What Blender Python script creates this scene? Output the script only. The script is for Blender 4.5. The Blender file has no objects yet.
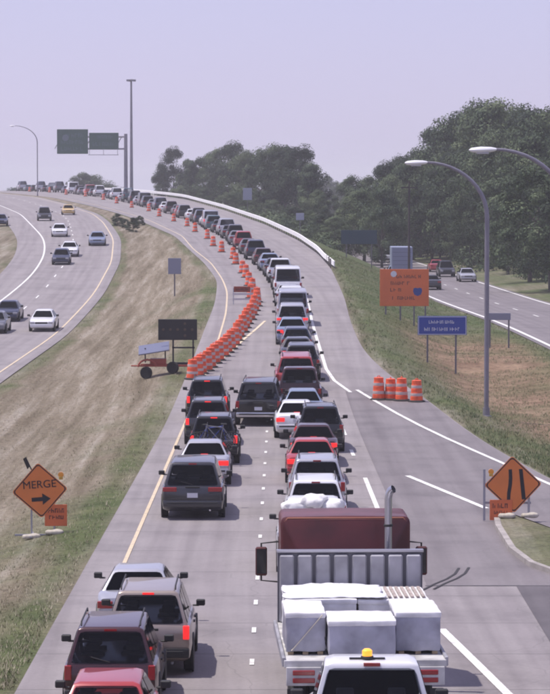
import bpy, bmesh, math, random
import numpy as np
from mathutils import Vector, Matrix, noise as mn
random.seed(7)
R = math.radians
S = bpy.context.scene
COL = S.collection

# ------------------------------------------------------------------ camera
CAM_H = 10.1
cam_d = bpy.data.cameras.new('camera'); cam = bpy.data.objects.new('camera', cam_d); COL.objects.link(cam)
cam.location = (0, 0, CAM_H)
cam.rotation_euler = (R(90) - math.atan(161 / 3000), 0, 0)
cam_d.sensor_fit = 'VERTICAL'; cam_d.sensor_height = 24.0; cam_d.lens = 24.0 * 3000 / 694
cam_d.clip_start = 1.0; cam_d.clip_end = 30000
S.camera = cam
S.render.resolution_x, S.render.resolution_y = 812, 1024

# ------------------------------------------------------------------ light
SUN_EL, SUN_AZ = 66.0, -83.0            # azimuth measured from +Y (ahead), negative = to the left
sx = math.sin(R(SUN_AZ)) * math.cos(R(SUN_EL)); sy = math.cos(R(SUN_AZ)) * math.cos(R(SUN_EL)); sz = math.sin(R(SUN_EL))
W = bpy.data.worlds.new('World'); S.world = W; W.use_nodes = True
nt = W.node_tree; nt.nodes.clear()
sky = nt.nodes.new('ShaderNodeTexSky'); sky.sky_type = 'NISHITA'; sky.sun_disc = False
sky.sun_elevation = R(SUN_EL); sky.sun_rotation = R(SUN_AZ)
sky.altitude = 300; sky.air_density = 1.2; sky.dust_density = 0.9; sky.ozone_density = 6.0
tint = nt.nodes.new('ShaderNodeMix'); tint.data_type = 'RGBA'; tint.blend_type = 'MULTIPLY'
tint.inputs[0].default_value = 1.0; tint.inputs[7].default_value = (1.10, 0.925, 1.16, 1)   # violet cast of the hazy summer sky
bg = nt.nodes.new('ShaderNodeBackground'); bg.inputs[1].default_value = 0.118
wo = nt.nodes.new('ShaderNodeOutputWorld')
nt.links.new(sky.outputs[0], tint.inputs[6]); veil = nt.nodes.new('ShaderNodeMix'); veil.data_type = 'RGBA'; veil.inputs[0].default_value = 0.72
veil.inputs[7].default_value = (4.2, 4.03, 5.95, 1)      # even high haze over the whole dome
nt.links.new(tint.outputs[2], veil.inputs[6]); nt.links.new(veil.outputs[2], bg.inputs[0]); nt.links.new(bg.outputs[0], wo.inputs[0])
sd = bpy.data.lights.new('sun', 'SUN'); sun = bpy.data.objects.new('sun', sd); COL.objects.link(sun)
sd.energy = 3.6; sd.angle = R(0.6); sd.color = (1.0, 0.94, 0.87)
sun.rotation_euler = Vector((sx, sy, sz)).to_track_quat('Z', 'Y').to_euler()
sun.location = (-60, 20, 90)
S.view_settings.view_transform = 'Standard'; S.view_settings.look = 'None'
S.view_settings.exposure = 0.26; S.view_settings.gamma = 1.0; S.view_settings.use_curve_mapping = False
S.render.engine = 'CYCLES'
S.cycles.use_denoising = True
S.cycles.max_bounces = 6; S.cycles.diffuse_bounces = 2; S.cycles.glossy_bounces = 3; S.cycles.transmission_bounces = 3
S.cycles.volume_bounces = 2; S.cycles.transparent_max_bounces = 16
S.cycles.filter_width = 2.0

# ------------------------------------------------------------------ helpers
MAT = {}
def mat(name, col, rough=0.6, metal=0.0, coat=0.0, emit=None, estr=0.0, noise=None, bump=0.0, spec=0.5):
    if name in MAT: return MAT[name]
    m = bpy.data.materials.new(name); m.use_nodes = True; n = m.node_tree.nodes; l = m.node_tree.links
    b = n['Principled BSDF']
    b.inputs['Base Color'].default_value = (*col, 1); b.inputs['Roughness'].default_value = rough
    b.inputs['Metallic'].default_value = metal; b.inputs['Coat Weight'].default_value = coat; b.inputs['Coat Roughness'].default_value = 0.08
    b.inputs['Specular IOR Level'].default_value = spec
    if emit: b.inputs['Emission Color'].default_value = (*emit, 1); b.inputs['Emission Strength'].default_value = estr
    if noise:
        sc, amt = noise
        tc = n.new('ShaderNodeTexCoord'); t = n.new('ShaderNodeTexNoise'); t.inputs['Scale'].default_value = sc; t.inputs['Detail'].default_value = 6
        l.new(tc.outputs['Object'], t.inputs['Vector'])
        r = n.new('ShaderNodeMapRange'); r.inputs[1].default_value = 0.3; r.inputs[2].default_value = 0.7
        r.inputs[3].default_value = 1 - amt; r.inputs[4].default_value = 1 + amt
        l.new(t.outputs['Fac'], r.inputs[0])
        mx = n.new('ShaderNodeMix'); mx.data_type = 'RGBA'; mx.blend_type = 'MULTIPLY'; mx.inputs[0].default_value = 1
        mx.inputs[6].default_value = (*col, 1); l.new(r.outputs[0], mx.inputs[7]); l.new(mx.outputs[2], b.inputs['Base Color'])
        if bump:
            bp = n.new('ShaderNodeBump'); bp.inputs['Strength'].default_value = bump; bp.inputs['Distance'].default_value = 0.02
            l.new(t.outputs['Fac'], bp.inputs['Height']); l.new(bp.outputs[0], b.inputs['Normal'])
    MAT[name] = m; return m

class MB:
    """collects geometry for one mesh"""
    def __init__(s): s.v = []; s.f = []; s.m = []
    def add(s, vs, fs, mi=0):
        o = len(s.v); s.v += [tuple(v) for v in vs]; s.f += [tuple(i + o for i in f) for f in fs]; s.m += [mi] * len(fs); return s
    def box(s, x0, x1, y0, y1, z0, z1, mi=0, M=None):
        vs = [(x, y, z) for x in (x0, x1) for y in (y0, y1) for z in (z0, z1)]
        if M: vs = [M @ Vector(v) for v in vs]
        return s.add(vs, [(0, 1, 3, 2), (4, 6, 7, 5), (0, 4, 5, 1), (2, 3, 7, 6), (0, 2, 6, 4), (1, 5, 7, 3)], mi)
    def tube(s, pts, rad, n=8, mi=0, cap=True):
        pts = [Vector(p) for p in pts]; rads = rad if isinstance(rad, (list, tuple)) else [rad] * len(pts)
        vs = []; prev = None
        for i, p in enumerate(pts):
            d = (pts[min(i + 1, len(pts) - 1)] - pts[max(i - 1, 0)]).normalized()
            if prev is None: a = d.orthogonal().normalized()
            else: a = (prev - d * prev.dot(d)).normalized()
            prev = a; b = d.cross(a)
            for k in range(n):
                t = 2 * math.pi * k / n; vs.append(p + (a * math.cos(t) + b * math.sin(t)) * rads[i])
        fs = [(i * n + k, i * n + (k + 1) % n, (i + 1) * n + (k + 1) % n, (i + 1) * n + k) for i in range(len(pts) - 1) for k in range(n)]
        if cap: fs += [tuple(reversed(range(n))), tuple(range((len(pts) - 1) * n, len(pts) * n))]
        return s.add(vs, fs, mi)
    def lathe(s, prof, n=16, mi=0, axis='Z', c=(0, 0, 0)):
        vs = []
        for r, h in prof:
            for k in range(n):
                t = 2 * math.pi * k / n; a, b = r * math.cos(t), r * math.sin(t)
                p = (a, b, h) if axis == 'Z' else (h, a, b)
                vs.append((p[0] + c[0], p[1] + c[1], p[2] + c[2]))
        fs = [(i * n + k, i * n + (k + 1) % n, (i + 1) * n + (k + 1) % n, (i + 1) * n + k) for i in range(len(prof) - 1) for k in range(n)]
        fs += [tuple(reversed(range(n))), tuple(range((len(prof) - 1) * n, len(prof) * n))]
        return s.add(vs, fs, mi)
    def mesh(s, name, mats, bevel=0.0, smooth=35, seg=1):
        me = bpy.data.meshes.new(name); me.from_pydata(s.v, [], s.f)
        for m in (mats if isinstance(mats, (list, tuple)) else [mats]): me.materials.append(m)
        me.polygons.foreach_set('material_index', s.m)
        bm = bmesh.new(); bm.from_mesh(me)
        bmesh.ops.recalc_face_normals(bm, faces=bm.faces)
        if bevel:
            es = [e for e in bm.edges if len(e.link_faces) == 2 and e.calc_face_angle(0) > R(30)]
            bmesh.ops.bevel(bm, geom=es, offset=bevel, segments=seg, affect='EDGES', profile=0.6, clamp_overlap=True)
        if smooth:
            for f in bm.faces: f.smooth = True
            for e in bm.edges:
                if len(e.link_faces) == 2 and e.calc_face_angle(0) > R(smooth): e.smooth = False
        bm.to_mesh(me); bm.free(); return me

def link(name, me, parent=None):
    o = bpy.data.objects.new(name, me); COL.objects.link(o)
    if parent: o.parent = parent
    return o
def build(mb, name, mats, parent=None, **k): return link(name, mb.mesh(name, mats, **k), parent)
LABELS = {}
def tag(o, label, cat, group=None):
    o['label'] = label; o['category'] = cat
    if group: o['group'] = group
    LABELS.setdefault(label, []).append(o.name); return o
def thing(name, label, cat, loc=(0, 0, 0), rz=0, group=None):
    o = bpy.data.objects.new(name, None); COL.objects.link(o); o.empty_display_size = 0.3
    o.location = loc; o.rotation_euler = (0, 0, rz); return tag(o, label, cat, group)
def struct(o, kind='structure'): o['kind'] = kind; return o
ORD = ['first', 'second', 'third', 'fourth', 'fifth', 'sixth', 'seventh', 'eighth', 'ninth', 'tenth', 'eleventh', 'twelfth', 'thirteenth', 'fourteenth',
       'fifteenth', 'sixteenth', 'seventeenth', 'eighteenth', 'nineteenth', 'twentieth']
TENS = {20: 'twenty', 30: 'thirty', 40: 'forty', 50: 'fifty', 60: 'sixty', 70: 'seventy', 80: 'eighty'}
def ordinal(i):
    n = i + 1
    if n <= 20: return ORD[i]
    if n % 10 == 0: return {30: 'thirtieth', 40: 'fortieth', 50: 'fiftieth', 60: 'sixtieth', 70: 'seventieth', 80: 'eightieth'}[n]
    return TENS[n - n % 10] + '-' + ORD[n % 10 - 1]

# ------------------------------------------------------------------ the lie of the land
YT = np.arange(-80, 6001, 1.0)
def table(keys, w=24):
    ks = sorted(keys); v = np.interp(YT, [k[0] for k in ks], [k[1] for k in ks])
    for _ in range(2):
        p = np.pad(v, w // 2, mode='edge'); v = np.convolve(p, np.ones(w + 1) / (w + 1), 'valid')
    return lambda y: float(np.interp(y, YT, v))
zM = table([(0, 0), (128, 0), (143, .5), (177, 1.7), (205, 2.4), (273, 3.6), (341, 4.8), (409, 5.9), (477, 7.0), (545, 8.1), (614, 8.8), (680, 9.0), (760, 8.8), (1000, 7.0), (3000, 3)], 18)
zL = table([(0, -.6), (136, -.5), (205, 0), (239, .9), (273, 2.3), (307, 3.5), (341, 4.6), (409, 5.9), (477, 7.0), (545, 8.1), (614, 8.8), (680, 9.0), (760, 8.8), (1000, 7.0), (3000, 3)], 18)
zR = lambda y: 0.0
ML = table([(0, -5.5), (60, -5.2), (85, -5.0), (125, -4.65), (170, -4.2), (200, -4.0), (230, -4.4), (262, -6.2), (285, -7.9), (330, -11.0), (355, -13.8), (390, -17.5), (425, -22), (480, -30), (540, -40), (600, -53), (680, -72), (760, -95), (900, -150), (1200, -300), (6000, -3500)], 14)
MR = table([(0, 26), (50, 17), (75, 12.6), (103, 9.5), (116, 8.4), (124, 7.9), (139, 6.9), (148, 5.7), (163, 4.75), (183, 4.6), (207, 4.8), (250, 4.7), (280, 4.1), (315, 2.6), (375, -1.3), (445, -7.3), (525, -15.6), (590, -26.6), (650, -38), (730, -58), (900, -110), (1200, -250), (6000, -3400)], 10)
LR = table([(0, -15), (158, -14.6), (204, -14.1), (250, -14.1), (287, -14.8), (328, -16.8), (385, -21.2), (425, -25.0), (480, -32.5), (540, -42), (600, -54.5), (680, -73.5), (760, -96.5), (900, -151.5), (1200, -301.5), (6000, -3502)], 14)
LL = table([(0, -27), (200, -25), (268, -24.6), (298, -25.8), (327, -28), (385, -34.5), (425, -39), (480, -47), (540, -57), (600, -70), (680, -90), (760, -114), (900, -170), (1200, -321), (6000, -3530)], 20)
RL = table([(0, 31), (60, 22), (110, 18), (187, 17), (221, 16.2), (263, 14), (326, 12), (400, 9.5), (520, 6), (700, 2), (1000, -10), (6000, -400)], 20)
RR = lambda y: RL(y) + 9.6
QX = table([(40, 1.9), (50, 1.65), (60, 1.42), (77, 1.08), (100, 1.25), (113, 1.3), (137, 1.05), (177, 1.05), (212, .75), (226, .4), (245, -.4), (295, -3.2), (325, -4.9), (380, -9.5), (440, -16.0), (520, -27), (600, -41), (660, -54), (760, -79)], 10)
def sstep(t): t = max(0, min(1, t)); return t * t * (3 - 2 * t)
def ground_z(x, y):
    ll, lr, ml, mr, rl, rr = LL(y), LR(y), ML(y), MR(y), RL(y), RR(y); zm, zl = zM(y), zL(y)
    if x < ll: return zl - 0.35 * sstep((ll - x) / 6)
    if x <= lr: return zl
    if x < ml:
        t = (x - lr) / (ml - lr); w = ml - lr
        return zl + (zm - zl) * sstep(t) - min(.9, .05 * w) * math.sin(math.pi * t) ** 2 * (1 if w > 3 else 0)
    if x <= mr: return zm
    if x < rl:
        d = x - mr; t = d / (rl - mr)
        emb = zm - .04 * min(d, 1.2) - .40 * max(0, d - 1.2)
        low = -0.55 * math.sin(math.pi * t) ** 2 if zm < 1.5 else 0
        return max(emb, low + (zm - 0) * 0 * t) if zm > .02 else low
    if x <= rr: return 0.0
    return min(4.5, .09 * max(0, x - rr - 2)) * (1 if y < 1500 else 0)
def px(u, v, zf):
    """world point of the photo's pixel on the surface zf(x, y)"""
    def err(d):
        s = 3000 / d; x = (u - 275) / s; return (CAM_H - zf(x, d)) * s - (v - 186)
    a, b = 40.0, 1500.0
    for _ in range(50):
        m = (a + b) / 2
        if err(m) > 0: a = m
        else: b = m
    return ((u - 275) * a / 3000, a)

# ------------------------------------------------------------------ surface materials
def nodes(name):
    m = bpy.data.materials.new(name); m.use_nodes = True; t = m.node_tree
    return m, t.nodes, t.links, t.nodes['Principled BSDF']
def noise_node(n, l, vec, scale, detail=5, rough=.55):
    t = n.new('ShaderNodeTexNoise'); t.inputs['Scale'].default_value = scale; t.inputs['Detail'].default_value = detail; t.inputs['Roughness'].default_value = rough
    l.new(vec, t.inputs['Vector']); return t.outputs['Fac']
def ramp(n, l, fac, stops):
    r = n.new('ShaderNodeValToRGB'); e = r.color_ramp.elements
    while len(e) < len(stops): e.new(0.5)
    for i, (p, c) in enumerate(stops): e[i].position = p; e[i].color = (*c, 1) if len(c) == 3 else c
    l.new(fac, r.inputs[0]); return r.outputs[0]
def mixc(n, l, fac, a, b, mode='MIX'):
    m = n.new('ShaderNodeMix'); m.data_type = 'RGBA'; m.blend_type = mode
    for sock, v in ((m.inputs[0], fac), (m.inputs[6], a), (m.inputs[7], b)):
        if isinstance(v, (int, float)): sock.default_value = v
        elif isinstance(v, tuple): sock.default_value = (*v, 1)
        else: l.new(v, sock)
    return m.outputs[2]
def math_node(n, l, op, a, b=0.0, c=0.0):
    m = n.new('ShaderNodeMath'); m.operation = op
    for i, v in enumerate((a, b, c)):
        if isinstance(v, (int, float)): m.inputs[i].default_value = v
        else: l.new(v, m.inputs[i])
    return m.outputs[0]

def pavement(name, base, dark, joints):
    m, n, l, b = nodes(name)
    g = n.new('ShaderNodeNewGeometry').outputs['Position']
    uv = n.new('ShaderNodeUVMap'); uv.uv_map = 'road'; sp = n.new('ShaderNodeSeparateXYZ'); l.new(uv.outputs[0], sp.inputs[0])
    c = ramp(n, l, noise_node(n, l, g, .35, 8, .62), [(.25, dark), (.5, base), (.8, tuple(min(1, k * 1.12) for k in base))])
    st = n.new('ShaderNodeMapping'); st.inputs['Scale'].default_value = (2.2, .06, 1); l.new(uv.outputs[0], st.inputs[0])
    streak = noise_node(n, l, st.outputs[0], 1.0, 5)
    c = mixc(n, l, .55, c, ramp(n, l, streak, [(.3, (.72, .71, .72)), (.62, (1.05, 1.04, 1.05))]), 'MULTIPLY')
    # wheel paths and the oil strip between them, 3.6 m lanes
    lane = math_node(n, l, 'PINGPONG', math_node(n, l, 'ADD', sp.outputs[0], 0.0), 1.8)
    wp = ramp(n, l, math_node(n, l, 'DIVIDE', lane, 1.8), [(.0, (.84, .83, .84)), (.16, (.97, .97, .97)), (.38, (.9, .89, .9)), (.52, (.87, .86, .87)), (.68, (1, 1, 1))])
    c = mixc(n, l, .8, c, wp, 'MULTIPLY')
    fine = noise_node(n, l, g, 9, 4, .7)
    c = mixc(n, l, .35, c, ramp(n, l, fine, [(.35, (.8, .8, .8)), (.65, (1.12, 1.12, 1.12))]), 'MULTIPLY')
    if joints:
        ju = math_node(n, l, 'PINGPONG', math_node(n, l, 'ADD', sp.outputs[1], 0), joints / 2)
        jm = math_node(n, l, 'LESS_THAN', ju, .035)
        c = mixc(n, l, math_node(n, l, 'MULTIPLY', jm, .55), c, (.09, .085, .085))
    vo = n.new('ShaderNodeTexVoronoi'); vo.feature = 'DISTANCE_TO_EDGE'; vo.inputs['Scale'].default_value = .16
    wv = n.new('ShaderNodeMix'); wv.data_type = 'VECTOR'; wv.inputs[0].default_value = .2; l.new(g, wv.inputs[4])
    tn = n.new('ShaderNodeTexNoise'); tn.inputs['Scale'].default_value = .5; l.new(g, tn.inputs['Vector']); l.new(tn.outputs['Color'], wv.inputs[5])
    vm = n.new('ShaderNodeVectorMath'); vm.operation = 'ADD'; l.new(g, vm.inputs[0]); l.new(tn.outputs['Color'], vm.inputs[1]); l.new(vm.outputs[0], vo.inputs['Vector'])
    cr = math_node(n, l, 'LESS_THAN', vo.outputs['Distance'], .0022)
    c = mixc(n, l, math_node(n, l, 'MULTIPLY', cr, .22), c, (.1, .095, .095))
    l.new(c, b.inputs['Base Color']); b.inputs['Roughness'].default_value = .82; b.inputs['Specular IOR Level'].default_value = .3
    bp = n.new('ShaderNodeBump'); bp.inputs['Strength'].default_value = .25; bp.inputs['Distance'].default_value = .02; l.new(fine, bp.inputs['Height']); l.new(bp.outputs[0], b.inputs['Normal'])
    return m
M_CONC = pavement('concrete_pavement', (.272, .247, .248), (.20, .182, .185), 4.6)
M_CONC2 = pavement('older_concrete', (.272, .247, .249), (.21, .191, .194), 0)
M_ASPH = pavement('worn_asphalt', (.205, .185, .19), (.148, .134, .139), 0)

def grass_material():
    m, n, l, b = nodes('roadside_grass')
    g = n.new('ShaderNodeNewGeometry').outputs['Position']
    at = n.new('ShaderNodeAttribute'); at.attribute_name = 'plants'; sp = n.new('ShaderNodeSeparateColor'); l.new(at.outputs['Color'], sp.inputs[0])
    big = noise_node(n, l, g, .09, 6, .6); mid = noise_node(n, l, g, .55, 6, .65); fine = noise_node(n, l, g, 4.0, 5, .7)
    green = ramp(n, l, mid, [(.25, (.055, .08, .032)), (.5, (.10, .132, .055)), (.75, (.165, .185, .09))])
    mp = n.new('ShaderNodeMapping'); mp.inputs['Rotation'].default_value = (0, 0, R(-4)); mp.inputs['Scale'].default_value = (1.2, .045, 1); l.new(g, mp.inputs[0])
    hay = noise_node(n, l, mp.outputs[0], 1.0, 7, .68)
    dry = ramp(n, l, hay, [(.28, (.12, .103, .07)), (.42, (.19, .164, .118)), (.54, (.265, .232, .178)), (.68, (.385, .35, .295))])
    f = math_node(n, l, 'ADD', math_node(n, l, 'MULTIPLY', big, 1.6), math_node(n, l, 'SUBTRACT', sp.outputs[0], 1.05))
    f = n_clamp = math_node(n, l, 'MULTIPLY_ADD', f, 1.6, .25)
    cl = n.new('ShaderNodeClamp'); l.new(f, cl.inputs[0])
    c = mixc(n, l, cl.outputs[0], green, dry)
    red = ramp(n, l, mid, [(.3, (.17, .11, .075)), (.7, (.36, .255, .175))])
    rf = math_node(n, l, 'MULTIPLY', sp.outputs[1], ramp(n, l, big, [(.3, (.4, .4, .4)), (.55, (1, 1, 1))]))
    c = mixc(n, l, rf, c, red)
    c = mixc(n, l, .8, c, ramp(n, l, fine, [(.3, (.62, .6, .6)), (.7, (1.3, 1.28, 1.25))]), 'MULTIPLY')
    l.new(c, b.inputs['Base Color']); b.inputs['Roughness'].default_value = .95; b.inputs['Specular IOR Level'].default_value = .1
    bp = n.new('ShaderNodeBump'); bp.inputs['Strength'].default_value = .8; bp.inputs['Distance'].default_value = .25
    l.new(math_node(n, l, 'ADD', mid, fine), bp.inputs['Height']); l.new(bp.outputs[0], b.inputs['Normal'])
    return m
M_GRASS = grass_material()

# ------------------------------------------------------------------ ground, one sheet to the horizon
ROWS = list(np.arange(-60, 60, 6)) + list(np.arange(60, 260, 2.5)) + list(np.arange(260, 700, 5)) + list(np.arange(700, 1200, 25)) + [1200, 1400, 1700, 2100, 2700, 3500, 4500]
def ground_sheet():
    vs, att, fs = [], [], []; nc = None
    for y in ROWS:
        ll, lr, ml, mr, rl, rr = LL(y), LR(y), ML(y), MR(y), RL(y), RR(y)
        xs = [(ll - o, .75, 0) for o in (4000, 1500, 600, 250, 120, 60, 30, 16, 10, 6, 3, 1.5)] + [(ll + .1, .6, 0), (lr - .1, .4, 0)]
        for k in range(1, 14): t = k / 14; xs.append((lr + (ml - lr) * t, .98 - .55 * abs(t - .45) * 1.1 - (.40 if t < .12 or t > .86 else 0) - .30 * sstep((125 - y) / 45), .10))
        xs += [(ml + .1, .5, 0), (mr - .1, .5, 0)]
        for k in range(1, 13): t = k / 13; xs.append((mr + (rl - mr) * t, .12 if y > 150 else .30, sstep((t - .15) / .3) * sstep((1 - t) / .2) * sstep((212 - y) / 25) * sstep((y - 112) / 15)))
        xs += [(rl + .1, .4, 0), (rr - .1, .4, 0)] + [(rr + o, .3, 0) for o in (1.5, 4, 8, 14, 22, 34, 50, 80, 140, 300, 800, 2000, 4500)]
        nc = len(xs)
        for x, d, rd in xs:
            z = ground_z(x, y)
            if ll <= x <= lr or ml <= x <= mr or rl <= x <= rr: z -= .05
            vs.append((x, y, z)); att.append((d, rd, 0, 1))
    for i in range(len(ROWS) - 1):
        for k in range(nc - 1): a = i * nc + k; fs.append((a, a + 1, a + nc + 1, a + nc))
    me = bpy.data.meshes.new('ground'); me.from_pydata(vs, [], fs); me.materials.append(M_GRASS)
    a = me.attributes.new('plants', 'FLOAT_COLOR', 'POINT'); a.data.foreach_set('color', [c for t in att for c in t])
    me.polygons.foreach_set('use_smooth', [True] * len(fs))
    return struct(link('ground', me))
ground_sheet()

def ribbon(name, fl, fr, zf, y0, y1, material, cols=6, dz=0.0, u0=None, parent=None, step=None):
    """pavement between two edge curves; uv = metres across and along"""
    ys = [y for y in ROWS if y0 < y < y1]; ys = [y0] + ys + [y1]
    vs, uv, fs = [], [], []
    for y in ys:
        a, b = fl(y), fr(y); o = u0(y) if u0 else a
        for k in range(cols + 1):
            x = a + (b - a) * k / cols; vs.append((x, y, zf(y) + dz)); uv.append((x - o, y))
    for i in range(len(ys) - 1):
        for k in range(cols): q = i * (cols + 1) + k; fs.append((q, q + 1, q + cols + 2, q + cols + 1))
    me = bpy.data.meshes.new(name); me.from_pydata(vs, [], fs); me.materials.append(material)
    lay = me.uv_layers.new(name='road')
    idx = np.empty(len(me.loops), dtype=np.int32); me.loops.foreach_get('vertex_index', idx)
    lay.data.foreach_set('uv', np.array(uv, dtype=np.float32)[idx].ravel())
    me.polygons.foreach_set('use_smooth', [True] * len(fs))
    o = link(name, me, parent)
    return o if parent else struct(o)
road = ribbon('highway_road', ML, MR, zM, -60, 1150, M_CONC, 8, 0, lambda y: QX(y) if y > 130 else QX(y) + 0.0)
road2 = ribbon('opposing_road', LL, LR, zL, -60, 1150, M_CONC2, 6, 0, lambda y: LR(y) - 3.0)
road3 = ribbon('side_road', RL, RR, zR, -60, 900, M_ASPH, 6, 0, lambda y: RL(y) + 3)

# darker patched asphalt of the ramp and the apron beyond the joint
apron = ribbon('ramp_pavement', lambda y: 3.85 - (y - 75) * .008, lambda y: MR(y) - .05, zM, 75.5, 141, M_ASPH, 5, .006, None)
apron2 = ribbon('ramp_apron', lambda y: 6.1, lambda y: MR(y) - .05, zM, -60, 75.4, pavement('dark_asphalt', (.135, .122, .13), (.10, .09, .097), 0), 4, .006, None)

# ------------------------------------------------------------------ painted lines
def paint(name, col, wear):
    m, n, l, b = nodes(name); g = n.new('ShaderNodeNewGeometry').outputs['Position']
    f = ramp(n, l, noise_node(n, l, g, 2.5, 6, .7), [(.34, (0, 0, 0)), (.5, (1, 1, 1))])
    c = mixc(n, l, math_node(n, l, 'MULTIPLY_ADD', f, wear, 1 - wear), (.3, .28, .285), col)
    l.new(c, b.inputs['Base Color']); b.inputs['Roughness'].default_value = .7; return m
M_WHITE = paint('white_road_paint', (.74, .73, .70), .55); M_YEL = paint('faded_yellow_paint', (.62, .50, .34), .6)
M_TEMP = paint('pale_yellow_tape', (.68, .57, .4), .4)
def stripe(name, pts, w, zf, m, parent, dz=.014, step=5):
    c = []
    for (x0, y0), (x1, y1) in zip(pts, pts[1:]):
        k = max(1, int(abs(y1 - y0) / step)); c += [(x0 + (x1 - x0) * i / k, y0 + (y1 - y0) * i / k) for i in range(k)]
    c.append(pts[-1]); vs = []; fs = []
    for i, (x, y) in enumerate(c):
        a, b = c[max(0, i - 1)], c[min(len(c) - 1, i + 1)]
        dx, dy = b[0] - a[0], b[1] - a[1]; L = math.hypot(dx, dy) or 1; nx, ny = dy / L * w / 2, -dx / L * w / 2
        vs += [(x - nx, y - ny, zf(y - ny) + dz), (x + nx, y + ny, zf(y + ny) + dz)]
    fs = [(2 * i, 2 * i + 1, 2 * i + 3, 2 * i + 2) for i in range(len(c) - 1)]
    me = bpy.data.meshes.new(name); me.from_pydata(vs, [], fs); me.materials.append(m)
    return link(name, me, parent)
yy = lambda a, b, f, st=4: [(f(y), y) for y in np.arange(a, b, st)]
YL = table([(0, -4.2), (60, -4.13), (124, -3.85), (168, -3.2), (190, -3.1), (214, -3.4), (233, -4.1), (262, -5.6), (293, -8.0), (330, -10.2), (390, -16.2), (425, -20.6), (480, -28.6), (540, -38.5), (600, -51.5), (680, -70.5), (760, -93)], 10)
stripe('edge_line', yy(-50, 720, YL), .11, zM, M_YEL, road)
stripe('edge_line', yy(-50, 720, lambda y: LR(y) - .85), .13, zL, M_YEL, road2)
stripe('edge_line', yy(-50, 720, lambda y: LL(y) + 2.9), .17, zL, M_WHITE, road2)
for y in np.arange(120, 560, 12.2):
    stripe('lane_dash', [(LR(y) - 5.2, y), (LR(y + 3) - 5.2, y + 3)], .12, zL, M_WHITE, road2)
CL = table([(0, -.55), (60, -.5), (125, -.32), (160, -.4)], 10)
for y in np.arange(40, 131, 4.57):
    stripe('lane_dash', [(CL(y), y), (CL(y + .8), y + .8)], .10, zM, M_WHITE, road)
# right edge of the through lane: broken near the ramp, solid beyond
stripe('edge_line', [(4.75, 58), (4.28, 63), (3.8, 68)], .2, zM, M_WHITE, road)
stripe('edge_line', [(6.2, 44), (5.5, 50), (4.95, 56)], .2, zM, M_WHITE, road)
stripe('lane_dash', [(3.22, 93), (3.12, 103.5)], .15, zM, M_WHITE, road)
for y, x in ((112, 2.95), (121, 2.85), (130, 2.75)):
    stripe('lane_dash', [(x, y), (x - .04, y + 2.6)], .14, zM, M_WHITE, road)
stripe('edge_line', [(3.55, 140.5), (2.9, 146), (2.6, 152), (2.5, 160), (2.35, 172), (2.25, 184), (2.2, 200), (2.1, 215)], .17, zM, M_WHITE, road)
stripe('ramp_line', [(12.8, 72), (9.35, 101), (8.3, 109), (3.87, 141.6)], .17, zM, M_WHITE, road, .018)
stripe('ramp_line', [(6.62, 93.6), (4.62, 104.2)], .2, zM, M_WHITE, road, .018)
stripe('taper_line', [px(u, v, lambda x, y: zM(y)) for u, v in ((196, 380), (213, 366), (229, 353), (243, 340), (255, 330), (265, 321))], .16, zM, M_TEMP, road)
stripe('edge_line', yy(-50, 500, lambda y: RL(y) + .5), .26, zR, M_WHITE, road3)
stripe('edge_line', yy(-50, 500, lambda y: RR(y) - .5), .22, zR, M_WHITE, road3)
for y in np.arange(110, 420, 12.2):
    stripe('lane_dash', [(RL(y) + 4.8, y), (RL(y + 3) + 4.8, y + 3)], .14, zR, M_WHITE, road3)
# twin tyre scuffs curving off the lane
M_RUB = mat('tyre_rubber_mark', (.03, .028, .03), .8)
for o in (0, .27):
    pts = [px(u, v, lambda x, y: zM(y)) for u, v in ((424, 592), (436, 586), (448, 581), (456, 576), (460, 570))]
    stripe('tyre_mark', [(x + o, y + o * .4) for x, y in pts], .07, zM, M_RUB, road, .02, 1)
# dark joint across the lanes where the paving changes
stripe('joint_strip', [(3.8, 75.45), (6.0, 75.45), (12, 75.45)], .11, zM, mat('tar_joint', (.12, .11, .12), .8), road, .012, 30)

# grass nose between the ramp and the lanes, with its kerb
def island():
    pl = [(6.75, 92.8), (6.5, 88), (6.48, 82.5), (6.75, 79.3), (7.3, 77.3), (9, 76.3), (11, 76.6), (11.2, 77.6), (9.3, 82)]
    mb = MB(); n = len(pl); cx = sum(p[0] for p in pl) / n; cy = sum(p[1] for p in pl) / n
    inn = [(cx + (x - cx) * .9, cy + (y - cy) * .965) for x, y in pl]
    vs = [(x, y, .13) for x, y in inn] + [(cx, cy, .2)]
    mb.add(vs, [(i, (i + 1) % n, n) for i in range(n)])
    me = mb.mesh('grass_island', M_GRASS); a = me.attributes.new('plants', 'FLOAT_COLOR', 'POINT'); a.data.foreach_set('color', [.34, .05, 0, 1] * len(me.vertices))
    o = struct(link('grass_island', me)); k = MB(); m2 = [(cx + (x - cx) * .905, cy + (y - cy) * .967) for x, y in pl]
    for i in range(n):
        j = (i + 1) % n
        k.add([(*pl[i], .0), (*pl[j], .0), (*pl[j], .14), (*pl[i], .14), (*m2[j], .145), (*m2[i], .145), (*m2[j], .0), (*m2[i], .0)], [(0, 1, 2, 3), (3, 2, 4, 5), (5, 4, 6, 7)])
    build(k, 'kerb', mat('kerb_concrete', (.33, .30, .28), .85, noise=(2, .25)), o)
island()

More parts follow.
